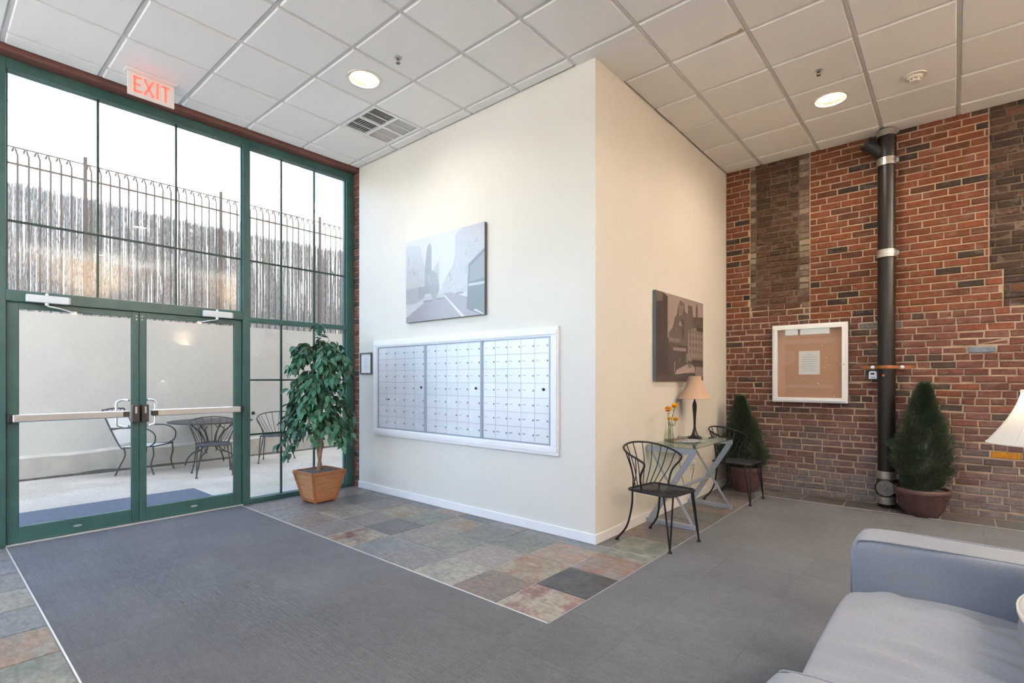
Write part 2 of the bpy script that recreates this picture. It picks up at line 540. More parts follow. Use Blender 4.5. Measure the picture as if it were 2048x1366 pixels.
def wicker_material():
    m, nt, b = base_mat('wicker')
    tc = nt.nodes.new('ShaderNodeTexCoord').outputs['Object']
    w1 = nt.nodes.new('ShaderNodeTexWave'); w1.bands_direction = 'Z'; w1.inputs['Scale'].default_value = 42
    w2 = nt.nodes.new('ShaderNodeTexWave'); w2.bands_direction = 'DIAGONAL'; w2.inputs['Scale'].default_value = 30
    nt.links.new(tc, w1.inputs['Vector']); nt.links.new(tc, w2.inputs['Vector'])
    f = ramp(nt, noise(nt, scaled(nt, tc, (1, 1, 8)), 8, 4), [(0.3, 0), (0.7, 1)])
    c = mixc(nt, f, (0.46, 0.19, 0.075), (0.64, 0.31, 0.14))
    c = mixc(nt, 1.0, c, ramp(nt, w1.outputs['Fac'], [(0, 0.72), (1, 1.1)]), 'MULTIPLY')
    nt.links.new(c, b.inputs['Base Color'])
    b.inputs['Roughness'].default_value = 0.6
    mu = nd(nt, 'ShaderNodeMath', operation='MULTIPLY'); nt.links.new(w1.outputs['Fac'], mu.inputs[0]); nt.links.new(w2.outputs['Fac'], mu.inputs[1])
    addbump(nt, b, mu.outputs[0], 0.5, 0.006)
    return m
M['wicker'] = wicker_material()

def fabric_material():
    m, nt, b = base_mat('grey_linen')
    tc = nt.nodes.new('ShaderNodeNewGeometry').outputs['Position']
    weave = ramp(nt, noise(nt, tc, 330, 2, 0.7), [(0.3, 0.86), (0.7, 1.12)])
    cloud = ramp(nt, noise(nt, tc, 3.5, 4), [(0.35, 0), (0.75, 1)])
    c = mixc(nt, cloud, (0.25, 0.27, 0.31), (0.235, 0.247, 0.275))
    stain = ramp(nt, noise(nt, tc, 5.2, 3, 0.6), [(0.66, 0), (0.78, 0.35)])
    c = mixc(nt, stain, c, (0.34, 0.25, 0.20))
    nt.links.new(mixc(nt, 1.0, c, weave, 'MULTIPLY'), b.inputs['Base Color'])
    b.inputs['Roughness'].default_value = 0.9
    b.inputs['Specular IOR Level'].default_value = 0.15
    addbump(nt, b, noise(nt, tc, 420, 2), 0.25, 0.002)
    return m
M['sofa'] = fabric_material()

def cork_material():
    m, nt, b = base_mat('cork')
    tc = nt.nodes.new('ShaderNodeTexCoord').outputs['Object']
    f = ramp(nt, noise(nt, tc, 160, 4, 0.7), [(0.35, 0), (0.65, 1)])
    nt.links.new(mixc(nt, f, (0.47, 0.24, 0.145), (0.58, 0.33, 0.21)), b.inputs['Base Color'])
    b.inputs['Roughness'].default_value = 0.85
    return m
M['cork'] = cork_material()

def reed_material():
    m, nt, b = base_mat('weathered_reed')
    pos = nt.nodes.new('ShaderNodeNewGeometry').outputs['Position']
    f = ramp(nt, noise(nt, scaled(nt, pos, (1, 34, 5.0)), 2.4, 5, 0.75), [(0.38, 0), (0.62, 1)])
    nt.links.new(mixc(nt, f, (0.18, 0.178, 0.178), (0.78, 0.78, 0.78)), b.inputs['Base Color'])
    b.inputs['Roughness'].default_value = 0.6
    return m
M['reed'] = reed_material()

# ------------------------------------------------------------------ room measures (metres)
CEIL = 3.992
WX = -5.78                      # face of the window wall
MY = 3.638                      # mailbox wall
BX = -2.227                     # side of the partition
BY = 6.82                       # brick wall
NY = -0.85                      # wall beside the camera
RX = 3.0                        # wall behind the sofa
TILE = 0.6096

# ------------------------------------------------------------------ floor: slab, slates, carpet squares, metal edges
floor = tag(MB().box(WX - 0.12, RX + 0.1, NY - 0.1, BY + 0.1, -0.12, -0.0035).build('floor', M['grout']),
            'slate and grey carpet floor of the lobby', 'floor', kind='structure')
SL = 0.40
TINTS = {
    'cream_red': ((0.46, 0.40, 0.29), (0.24, 0.085, 0.06)), 'rust': ((0.25, 0.165, 0.105), (0.16, 0.135, 0.11)),
    'pale': ((0.40, 0.375, 0.30), (0.27, 0.26, 0.215)), 'purple': ((0.215, 0.20, 0.205), (0.29, 0.235, 0.20)),
    'blue': ((0.195, 0.215, 0.235), (0.27, 0.265, 0.25)), 'pink': ((0.32, 0.265, 0.24), (0.25, 0.225, 0.215)),
    'black': ((0.045, 0.048, 0.052), (0.075, 0.075, 0.075)), 'ochre': ((0.37, 0.345, 0.25), (0.33, 0.185, 0.08)),
    'green': ((0.15, 0.175, 0.145), (0.30, 0.295, 0.23)), 'orange': ((0.35, 0.215, 0.12), (0.30, 0.27, 0.22)),
    'grey': ((0.20, 0.20, 0.195), (0.255, 0.24, 0.22)), 'dgrey': ((0.125, 0.13, 0.13), (0.17, 0.16, 0.15)),
    'purple_rust': ((0.24, 0.22, 0.215), (0.27, 0.12, 0.06)), 'brown': ((0.14, 0.105, 0.09), (0.10, 0.085, 0.08)),
}
ROWS = [
    ['cream_red', 'rust', 'pale', 'purple', 'blue', 'cream_red', 'grey', 'pink', 'blue', 'pink', 'grey'],
    ['black', 'ochre', 'pink', 'green', 'pink', 'dgrey', 'pink', 'pale', 'grey', 'purple', 'pink'],
    ['purple_rust', 'orange', 'green', 'grey', 'orange', 'green', 'ochre', 'purple', 'dgrey', 'pink', 'blue'],
    ['green', 'blue', 'grey', 'purple', 'dgrey', 'orange', 'grey', 'purple', 'grey', 'pink', 'grey'],
]
slate_cache = {}
def mixv0(a, b_, t): return tuple(p + (q - p) * t for p, q in zip(a, b_))
def slate(x0, x1, y0, y1, key):
    w, h = round(x1 - x0, 3), round(y1 - y0, 3)
    if (w, h) not in slate_cache:
        me = MB().box(-w / 2 + 0.004, w / 2 - 0.004, -h / 2 + 0.004, h / 2 - 0.004, -0.012, 0.0)
        bm = bmesh.new(); bm.from_mesh(me.mesh('slate_tile'))
        bmesh.ops.bevel(bm, geom=[e for e in bm.edges if all(v.co.z > -0.001 for v in e.verts)], offset=0.0025, segments=1, affect='EDGES')
        m2 = bpy.data.meshes.new('slate_tile'); bm.to_mesh(m2); bm.free()
        m2.materials.append(M['slate'])
        slate_cache[(w, h)] = m2
    o = obj('slate_tile', slate_cache[(w, h)], None, floor, loc=((x0 + x1) / 2, (y0 + y1) / 2, rng.uniform(-0.0012, 0.0008)))
    g_ = (0.17, 0.175, 0.185)
    c1, c2 = [mixv0(c_, g_, 0.0 if key == 'black' else 0.30) for c_ in TINTS[key]]
    k = rng.uniform(0.84, 1.02)
    o.color = (c1[0] * k, c1[1] * k, c1[2] * k, 1)
    o['vein'] = [c2[0] * k, c2[1] * k, c2[2] * k]
keys = list(TINTS)
keys = [k for k in keys if k not in ('black',)]
SX, SY = -1.705, 2.29
for j in range(4):
    y0, y1 = SY + j * SL, min(SY + (j + 1) * SL, MY - 0.001)
    for i in range(11):
        x1, x0 = SX - i * SL, max(SX - (i + 1) * SL, WX + 0.001)
        if x1 - x0 < 0.02: continue
        slate(x0, x1, y0, y1, ROWS[j][i])
dark = ['green', 'brown', 'brown', 'dgrey', 'rust', 'purple', 'brown', 'grey']
for j in range(8):                                     # along the side of the partition
    y0, y1 = MY + 0.012 + j * SL, min(MY + 0.012 + (j + 1) * SL, BY - 0.005)
    if y1 - y0 < 0.03: continue
    slate(SX - SL, SX, y0, y1, dark[j])
    slate(BX + 0.003, SX - SL, y0, y1, dark[(j + 3) % 8])
for i in range(12):                                    # along the brick wall
    x0, x1 = SX + i * SL, min(SX + (i + 1) * SL, RX)
    slate(x0, x1, 6.43, BY - 0.003, rng.choice(['brown', 'rust', 'dgrey', 'brown', 'grey']))
left = ['rust', 'pink', 'blue', 'grey', 'pale', 'blue', 'orange', 'green', 'purple', 'grey']
for j in range(4):                                     # left of the doors
    y1, y0 = 0.484 - j * SL, max(0.484 - (j + 1) * SL, NY + 0.002)
    for i in range(11):
        x0, x1 = WX + 0.001 + i * SL, WX + 0.001 + (i + 1) * SL
        slate(x0, min(x1, SX), y0, y1, (left[(i * 1 + 1) % 10] if j == 0 else rng.choice(keys)))
carpet_cache = {}
def carpet(x0, x1, y0, y1):
    w, h = round(x1 - x0, 3), round(y1 - y0, 3)
    if w < 0.02 or h < 0.02: return
    if (w, h) not in carpet_cache:
        me = MB().box(-w / 2 + 0.0003, w / 2 - 0.0003, -h / 2 + 0.0003, h / 2 - 0.0003, -0.012, 0.0).mesh('carpet_tile')
        bm = bmesh.new(); bm.from_mesh(me)
        bmesh.ops.bevel(bm, geom=[e for e in bm.edges if all(v.co.z > -0.001 for v in e.verts)], offset=0.0009, segments=1, affect='EDGES')
        bm.to_mesh(me); bm.free()
        me.materials.append(M['carpet'])
        carpet_cache[(w, h)] = me
    obj('carpet_tile', carpet_cache[(w, h)], None, floor, loc=((x0 + x1) / 2, (y0 + y1) / 2, rng.uniform(-0.0003, 0.0003)))
def cuts(a, b, start, step=0.5):
    c = [a]; k = math.floor((a - start) / step) - 1
    while start + k * step < b:
        v = start + k * step
        if v > a + 0.03 and v < b - 0.03: c.append(v)
        k += 1
    return c + [b]
for (x0, x1, y0, y1) in ((WX + 0.001, -1.70, 0.488, 2.286), (-1.70, RX, NY, 6.426)):
    xs, ys = cuts(x0, x1, -2.30), cuts(y0, y1, 0.985)
    for a, b in zip(xs, xs[1:]):
        for c, d in zip(ys, ys[1:]): carpet(a, b, c, d)
for (x0, x1, y0, y1) in ((WX + 0.01, -1.70, 2.284, 2.292), (-1.704, -1.697, 2.284, 6.43), (-1.704, RX, 6.424, 6.432), (WX + 0.01, -1.71, 0.482, 0.49)):
    MB().box(x0, x1, y0, y1, -0.01, 0.0035).build('edge_strip', M['brass'] if y1 - y0 < 0.1 else M['label_dark'], floor)

# ------------------------------------------------------------------ ceiling: slab, tees, tiles
ceiling = tag(MB().box(WX - 0.1, RX + 0.1, NY - 0.1, BY + 0.1, CEIL + 0.05, CEIL + 0.15).build('ceiling', M['grid']),
              'white drop-in tile ceiling with exposed grid', 'ceiling', kind='structure')
GX = [0.0314 - TILE * k for k in range(10)] + [0.0314 + TILE * k for k in range(1, 5)]
GX = sorted(GX)
GY = [-0.1587 + TILE * k for k in range(-1, 12)]
CX0 = -5.66
def in_box(x, y): return x < BX and y > MY
for x in GX:
    y1 = MY if x < BX else BY
    MB().box(x - 0.012, x + 0.012, NY, y1, CEIL + 0.004, CEIL + 0.03).build('tee_bar', M['grid'], ceiling)
for y in GY:
    if y < NY: continue
    x0 = BX if y > MY else CX0
    MB().box(x0, RX, y - 0.012, y + 0.012, CEIL + 0.0045, CEIL + 0.03).build('tee_bar', M['grid'], ceiling)
DOWN = [(-3.931, 2.584), (-0.883, 5.632), (-0.883, 2.584), (-3.931, -0.464), (-0.883, -0.464), (2.165, 2.584), (2.165, 5.632), (2.165, -0.464)]
VENT = (-4.541, 3.194)
tile_cache = {}
def ceiling_tile(x0, x1, y0, y1):
    w, h = round(x1 - x0, 3), round(y1 - y0, 3)
    cx, cy = (x0 + x1) / 2, (y0 + y1) / 2
    if w < 0.03 or h < 0.03: return
    hole = any(abs(cx - a) < 0.1 and abs(cy - b) < 0.1 for a, b in DOWN)
    if abs(cx - VENT[0]) < 0.1 and abs(cy - VENT[1]) < 0.1: return
    key = (w, h, hole)
    if key not in tile_cache:
        g, bv = 0.014, 0.009
        mb = MB()
        a, b = w / 2 - g, h / 2 - g
        c, d = a - bv, b - bv
        up, dn = 0.016, 0.0
        ring = lambda A, B, z: [(-A, -B, z), (A, -B, z), (A, B, z), (-A, B, z)]
        mb.add(ring(a, b, up) + ring(c, d, dn), [(0, 1, 5, 4), (1, 2, 6, 5), (2, 3, 7, 6), (3, 0, 4, 7)])
        mb.add(ring(a + 0.008, b + 0.008, up) + ring(a, b, up), [(0, 1, 5, 4), (1, 2, 6, 5), (2, 3, 7, 6), (3, 0, 4, 7)])
        if not hole:
            mb.add(ring(c, d, dn), [(3, 2, 1, 0)])
        else:
            n = 32
            sq, ci = [], []
            for k in range(n):
                t = 2 * PI * k / n + PI / 4
                ux, uy = math.cos(t), math.sin(t)
                s = 1 / max(abs(ux), abs(uy))
                sq.append((ux * s * c, uy * s * d, dn)); ci.append((ux * 0.135, uy * 0.135, dn))
            mb.add(sq + ci, [(k, (k + 1) % n, n + (k + 1) % n, n + k) for k in range(n)])
        me = mb.mesh('ceiling_tile'); me.materials.append(M['tile_white'])
        tile_cache[key] = me
    obj('ceiling_tile', tile_cache[key], None, ceiling, loc=(cx, cy, CEIL - 0.008))
xs = [CX0] + [x for x in GX if x > CX0] + [RX]
ys = [NY] + [y for y in GY if y > NY + 0.03] + [BY]
for a, b in zip(xs, xs[1:]):
    for c, d in zip(ys, ys[1:]):
        x0, x1, y0, y1 = a, b, c, d
        if (x0 + x1) / 2 < BX and y0 > MY: continue
        if x0 < BX < x1 and y0 >= MY - 0.001: x0 = BX
        if x1 <= BX and y0 < MY < y1: y1 = MY
        if x0 < BX < x1 and y0 < MY < y1: y1 = y1
        ceiling_tile(x0, x1, y0, y1)

# ------------------------------------------------------------------ painted walls, baseboards
wall_front = MB().box(WX + 0.134, BX, MY, MY + 0.12, 0, CEIL + 0.05).build('wall_front', M['paint'])
tag(wall_front, 'cream painted wall carrying the mailboxes', 'wall', kind='structure')
wall_side = MB().box(BX - 0.12, BX, MY + 0.1201, BY, 0, CEIL + 0.05).build('wall_side', M['paint'])
tag(wall_side, 'cream side of the partition behind the glass table', 'wall', kind='structure')
b = MB().box(WX + 0.134, BX + 0.014, MY - 0.014, MY - 0.0005, 0, 0.082).build('baseboard_front', M['white_trim'], bevel=0.004)
tag(b, 'white baseboard below the mailboxes', 'baseboard', kind='structure')
b = MB().box(BX + 0.0005, BX + 0.014, MY - 0.0005, BY - 0.01, 0, 0.082).build('baseboard_side', M['white_trim'], bevel=0.004)
tag(b, 'white baseboard behind the glass table', 'baseboard', kind='structure')

# wall beside the camera with high windows, first and last added for daylight; mouldings
wn_ = MB()
OP = [(-5.6, -3.75), (-3.65, -2.23), (-1.85, 2.6)]
OZ = [0.10, 2.40, 2.40]
wn_.box(OP[0][1], RX + 0.1, NY - 0.12, NY, -0.1, 2.40); wn_.box(WX - 0.1, OP[0][1], NY - 0.12, NY, -0.1, OZ[0])
wn_.box(WX - 0.1, RX + 0.1, NY - 0.12, NY, 3.75, CEIL + 0.15)
wn_.box(WX - 0.1, OP[0][0], NY - 0.12, NY, OZ[0], 3.75)
for a, c in ((OP[0][1], OP[1][0]), (OP[1][1], OP[2][0]), (OP[2][1], RX + 0.1)): wn_.box(a, c, NY - 0.12, NY, 2.40, 3.75)
tag(wn_.build('wall_near', M['tan']), 'tan wall opposite the brick, mirrored in the notice case', 'wall', kind='structure')
for i, (a, c) in enumerate(OP):
    w = thing('window_%d' % (i + 2), ('tall side window added for daylight, left of the entrance, unseen', 'high window over the clock wall, mirrored in the notice case', 'high window added for daylight behind the camera, unseen')[i], 'window', ((a + c) / 2, NY - 0.06, OZ[i]), kind='structure')
    hw, hh = (c - a) / 2, 3.75 - OZ[i]
    for s in (-1, 1): MB().box(s * (hw - 0.025) - 0.025, s * (hw - 0.025) + 0.025, -0.04, 0.04, 0, hh).build('jamb', M['white_trim'], w)
    for z in (0, hh - 0.05): MB().box(-hw + 0.05, hw - 0.05, -0.04, 0.04, z, z + 0.05).build('rail', M['white_trim'], w)
    n = (2, 2, 3)[i]
    for k in range(1, n): MB().box(-hw + 2 * hw * k / n - 0.02, -hw + 2 * hw * k / n + 0.02, -0.03, 0.03, 0.05, hh - 0.05).build('mullion', M['brownred'], w)
    for k in range(n): MB().box(-hw + 2 * hw * k / n + 0.03, -hw + 2 * hw * (k + 1) / n - 0.03, -0.003, 0.003, 0.05, hh - 0.05).build('pane', M['glass'], w)
for i, (z0, z1, lab) in enumerate(((2.22, 2.34, 'white moulding under the high windows'), (1.13, 1.20, 'white chair rail below the clock'))):
    t = MB().box(-3.72, -2.2, NY + 0.0005, NY + 0.03, z0, z1).build('trim_%d' % (i + 1), M['white_trim'], bevel=0.006)
    tag(t, lab, 'moulding', kind='structure')
tag(MB().box(RX, RX + 0.1, NY - 0.12, BY + 0.1, -0.1, CEIL + 0.15).build('wall_right', M['tan']), 'tan wall behind the sofa, out of view', 'wall', kind='structure')

# ------------------------------------------------------------------ brick wall and brick return beside the window
FRAME_F, FRAME_HZ, FRAME_YAW = 1029.275, 757.714, R(40.668)
def project(x, y, z):
    d = -math.sin(FRAME_YAW) * x + math.cos(FRAME_YAW) * y
    r = math.cos(FRAME_YAW) * x + math.sin(FRAME_YAW) * y
    return 1024 + FRAME_F * r / d, FRAME_HZ - FRAME_F * (z - 1.3546) / d, d

def brick_geo(x0, x1, z0, z1, yf, rag=0.0, depth=0.05):
    """front face proud at y = yf, chamfered to the joint; the wall faces -y"""
    j = lambda: rng.uniform(-rag, rag)
    ch = 0.0035 + rag * 0.5
    o = [(x0 + j(), z0 + j()), (x1 + j(), z0 + j()), (x1 + j(), z1 + j()), (x0 + j(), z1 + j())]
    cx, cz = (x0 + x1) / 2, (z0 + z1) / 2
    i_ = [(a + math.copysign(ch, cx - a), c + math.copysign(ch, cz - c)) for a, c in o]
    vs = [(a, yf + depth, c) for a, c in o] + [(a, yf + 0.004, c) for a, c in o] + [(a, yf + rng.uniform(-rag, rag) * 0.6, c) for a, c in i_]
    fs = [(8, 9, 10, 11)]
    for k in range(4):
        l = (k + 1) % 4
        fs += [(4 + k, 4 + l, 8 + l, 8 + k), (k, l, 4 + l, 4 + k)]
    return vs, fs

wall_back = MB().box(BX - 0.12, RX + 0.1, BY + 0.0055, BY + 0.25, -0.1, CEIL + 0.15).build('wall_back', M['mortar'])
tag(wall_back, 'old red brick wall with dark patches and pale mortar', 'wall', kind='structure')
CO = 0.073
def mixv(a, b_, t): return tuple(p + (q - p) * t for p, q in zip(a, b_))
SPOTS = [(0.30, 0.608, 0.085, (0.62, 0.26, 0.02)), (-0.013, 1.93, 0.08, (0.26, 0.31, 0.38)), (0.21, 1.625, 0.05, (0.28, 0.33, 0.40)),
         (0.10, 1.62, 0.05, (0.55, 0.17, 0.06)), (0.0, 0.389, 0.07, (0.42, 0.13, 0.075)), (-0.74, 1.93, 0.12, (0.25, 0.23, 0.22)), (-0.58, 1.93, 0.10, (0.25, 0.23, 0.22))]
def brick_tint(x, z, kind):
    q = rng.random()
    if kind == 'new':
        c = mixv((0.175, 0.055, 0.027), (0.25, 0.080, 0.038), rng.random())
        if q < 0.09: c = (0.050, 0.034, 0.027)
        elif q < 0.2: c = mixv(c, (0.07, 0.04, 0.03), 0.5)
    elif kind == 'stain':
        c = mixv((0.060, 0.040, 0.027), (0.125, 0.058, 0.036), rng.random())
        if z < 2.75: c = mixv((0.16, 0.062, 0.038), c, max(0, (z - 2.0) / 0.75))
        if (x < -1.87 or x > -1.40) and rng.random() < 0.5: c = mixv(c, (0.34, 0.27, 0.21), 0.5)
    elif kind == 'tooth':
        c = mixv((0.13, 0.085, 0.06), (0.40, 0.33, 0.25), rng.random() if rng.random() < .7 else 0)
    elif kind == 'soot':
        c = mixv((0.036, 0.026, 0.021), (0.095, 0.046, 0.033), rng.random() ** 1.3)
        if q < 0.08: c = (0.15, 0.062, 0.036)
    else:
        c = mixv((0.150, 0.056, 0.040), (0.215, 0.085, 0.062), rng.random())
        if q < 0.12: c = (0.085, 0.055, 0.043)
        elif q < 0.18: c = (0.24, 0.080, 0.042)
        lime = max(0.0, min(1.0, (1.15 - z) / 0.8))                    # lime bloom low on the wall
        c = mixv(c, (0.235, 0.195, 0.195), lime * rng.uniform(0.3, 0.95))
        if z < 0.30: c = mixv(c, (0.25, 0.235, 0.23), 0.45 + 0.3 * rng.random())
    for sx, sz, sr, sc in SPOTS:
        if abs(x - sx) < sr and abs(z - sz) < 0.038: c = tuple(v * 0.9 for v in sc)
    return tuple(v * 0.74 for v in c)
bricks = []
nc = int(math.ceil(CEIL / CO))
for k in range(nc):
    z0, z1 = k * CO + 0.0065, min((k + 1) * CO - 0.0065, CEIL + 0.03)
    zc = (z0 + z1) / 2
    if zc > 2.04:
        segs = [(BX, -1.936, 'new'), ] + ([(-1.936, -1.862, 'tooth'), (-1.862, -1.392, 'stain'), (-1.392, -1.276, 'tooth')] if zc > 2.30 else [(-1.936, -1.276, 'stain' if zc > 2.10 else 'old')]) + [(-1.276, 0.257, 'new'), (0.257, RX, 'soot')]
        if 2.04 < zc < 2.40: segs = segs[:-2] + [(-1.276, 0.356, 'new'), (0.356, RX, 'soot')]
    else: segs = [(BX, RX, 'old')]
    for (a, c, kind) in segs:
        L = 0.205
        if kind == 'new': x = a - [0, 0.5, 0.17, 0.67][k % 4] * L
        elif kind == 'tooth': x = a
        else: x = a - rng.random() * 0.2
        header = kind == 'old' and k % 6 == 3
        while x < c - 0.012:
            ln = L if kind == 'new' else (0.105 + rng.uniform(-.008, .008) if header else (0.205 + rng.uniform(-.03, .02) if rng.random() < .85 else 0.11))
            p, q = max(x, a) + 0.006, min(x + ln, c) - 0.006
            if q - p > 0.018:
                rag = 0.0008 if kind == 'new' else 0.0035
                dz = 0 if kind == 'new' else rng.uniform(-0.003, 0.003)
                yf = BY - 0.002 + (rng.uniform(-0.002, 0.003) if kind == 'new' else rng.uniform(-0.005, 0.006))
                bricks.append((p, q, z0 + dz, z1 + dz, yf, rag, brick_tint((p + q) / 2, zc, kind)))
            x += ln
vis, rest = [], []
for bk in bricks:
    u, v, d = project((bk[0] + bk[1]) / 2, BY, (bk[2] + bk[3]) / 2)
    hid = (u > 1968 and v > 905 - 0.1 and False) or (1757 < u < 1789) or (1547 < u < 1698 and 652 < v < 805) or (1800 < u < 1890 and 850 < v < 1030)
    if d > 0.5 and 1450 < u < 2040 and 190 < v < 1060 and not hid: vis.append(((bk[1] - bk[0]) * (bk[3] - bk[2]) / d ** 2, bk))
    else: rest.append(bk)
vis.sort(key=lambda t: -t[0])
rest += [t[1] for t in vis[300:]]
for _, bk in vis[:300]:
    vs_, fs_ = brick_geo(*bk[:6])
    cx, cz = (bk[0] + bk[1]) / 2, (bk[2] + bk[3]) / 2
    mb = MB().add([(a - cx, y, c - cz) for a, y, c in vs_], fs_)
    me = mb.mesh('brick'); set_tint(me, [(*bk[6], 1)] * len(vs_))
    obj('brick', me, M['brick'], wall_back, loc=(cx, 0, cz))
mb = MB(); cols = []
for bk in rest:
    vs_, fs_ = brick_geo(*bk[:6]); mb.add(vs_, fs_); cols += [(*bk[6], 1)] * len(vs_)
me = mb.mesh('brick_courses'); set_tint(me, cols)
obj('brick_courses', me, M['brick'], wall_back, kind='stuff')

for (x0, x1, z0) in ((-1.93, -1.282, 2.24), (0.362, RX, 2.05)):
    MB().box(x0, x1, BY + 0.004, BY + 0.0054, z0, CEIL).build('mortar_bed', M['mortar_dark'], wall_back)
MB().box(0.262, 0.361, BY + 0.004, BY + 0.0054, 2.41, CEIL).build('mortar_bed', M['mortar_dark'], wall_back)

# brick return between the window frame and the mailbox wall
wall_ret = MB().box(WX - 0.10, WX + 0.13, MY + 0.022, MY + 0.25, -0.1, CEIL + 0.15).build('wall_corner', M['mortar'])
tag(wall_ret, 'narrow strip of old brick between window and mailbox wall', 'wall', kind='structure')
for k in range(nc):
    z0, z1 = k * CO + 0.006, min((k + 1) * CO - 0.006, CEIL)
    for p, q in (((WX + 0.004, WX + 0.128),) if k % 2 else ((WX + 0.004, WX + 0.075), (WX + 0.085, WX + 0.128))):
        vs_, fs_ = brick_geo(p, q, z0, z1, MY + 0.012 + rng.uniform(-0.004, 0.004), 0.003, 0.02)
        cx, cz = (p + q) / 2, (z0 + z1) / 2
        me = MB().add([(a - cx, y, c - cz) for a, y, c in vs_], fs_).mesh('brick')
        c = mixv((0.15, 0.055, 0.042), (0.27, 0.10, 0.075), rng.random())
        if rng.random() < 0.15: c = (0.09, 0.06, 0.06)
        set_tint(me, [(*c, 1)] * len(vs_))
        obj('brick', me, M['brick'], wall_ret, loc=(cx, 0, cz))

# ------------------------------------------------------------------ glazed front: frame, bars, panes
wall_window = MB().box(WX - 0.12, WX + 0.115, NY - 0.1, MY + 0.03, 3.945, CEIL + 0.01).build('wall_window', M['brownred'], bevel=0.006)
tag(wall_window, 'brown red steel lintel above the green window frame', 'lintel', kind='structure')
tag(MB().box(WX - 0.12, RX + 0.1, NY - 0.12, 24.0, CEIL + 0.16, 13.0).box(WX - 0.12, RX + 0.1, BY + 0.26, 24.0, -0.16, CEIL + 0.159).build('wall_sun_block', M['stucco']),
    'added block above and beside the lobby, unseen, keeps sun off the courtyard', 'building', kind='structure')  # unseen mass added to hold direct sun off the courtyard

Y0, Y1, Y2, Y3 = 0.487, 2.306, 2.377, 3.545
win = thing('window_1', 'tall green-framed window wall around the double doors', 'window', (WX, 1.9, 0), kind='structure')
def wbox(name, y0, y1, z0, z1, x0=-0.10, x1=0.0, m='green', bevel=0.004, parent=None, smooth=False):
    return MB().box(x0, x1, y0 - 1.9, y1 - 1.9, z0, z1).build(name, M[m], parent or win, bevel=bevel)
wbox('post', Y0 - 0.085, Y0, 0, 3.945)
wbox('post', Y1, Y2, 0, 3.945)
wbox('post', Y3, MY + 0.012, 0, 3.945)
wbox('post', -0.85, -0.76, 0, 3.945)
wbox('head_rail', Y0, Y1, 3.858, 3.945); wbox('head_rail', Y2, Y3, 3.858, 3.945); wbox('head_rail', -0.76, Y0 - 0.085, 3.858, 3.945)
wbox('transom_bar', Y0, Y1, 1.985, 2.078)
wbox('transom_bar', Y2, Y3, 1.968, 2.022); wbox('transom_bar', -0.76, Y0 - 0.085, 1.968, 2.022)
wbox('sill_rail', Y2, Y3, 0.0, 0.052); wbox('sill_rail', -0.76, Y0 - 0.085, 0.0, 0.052)
wbox('threshold', Y0, Y1, 0.0, 0.010, -0.10, 0.005, 'brass', 0.002)
# glazing beads
def bead(y0, y1, z0, z1):
    w = 0.014
    wbox('glazing_bead', y0, y0 + w, z0, z1, -0.065, -0.03, 'green', 0); wbox('glazing_bead', y1 - w, y1, z0, z1, -0.065, -0.03, 'green', 0)
for a in ((Y0, Y1, 2.078, 3.858), (Y2, Y3, 2.022, 3.858), (Y2, Y3, 0.052, 1.968)): bead(*a)
def glaze(y0, y1, z0, z1, ys, zs):
    ys = [y0] + ys + [y1]; zs = [z0] + zs + [z1]
    g = 0.009
    for y in ys[1:-1]: wbox('glazing_bar', y - g, y + g, z0, z1, -0.06, -0.038, 'muntin', 0)
    for z in zs[1:-1]:
        for a, c in zip(ys, ys[1:]): wbox('glazing_bar', a + (g if a != y0 else 0), c - (g if c != y1 else 0), z - g, z + g, -0.06, -0.038, 'muntin', 0)
    for a, c in zip(ys, ys[1:]):
        for d, e in zip(zs, zs[1:]): wbox('pane', a + (g if a != y0 else 0), c - (g if c != y1 else 0), d + (g if d != z0 else 0), e - (g if e != z1 else 0), -0.052, -0.046, 'glass', 0)
glaze(Y0, Y1, 2.078, 3.858, [1.08, 1.691], [2.643])
glaze(Y2, Y3, 2.022, 3.858, [2.738, 3.136], [2.643])
glaze(Y2, Y3, 0.052, 1.968, [2.738, 3.136], [0.747, 1.342])
glaze(-0.76, Y0 - 0.085, 2.022, 3.858, [-0.36, 0.04], [2.643])
glaze(-0.76, Y0 - 0.085, 0.052, 1.968, [-0.36, 0.04], [0.747, 1.342])

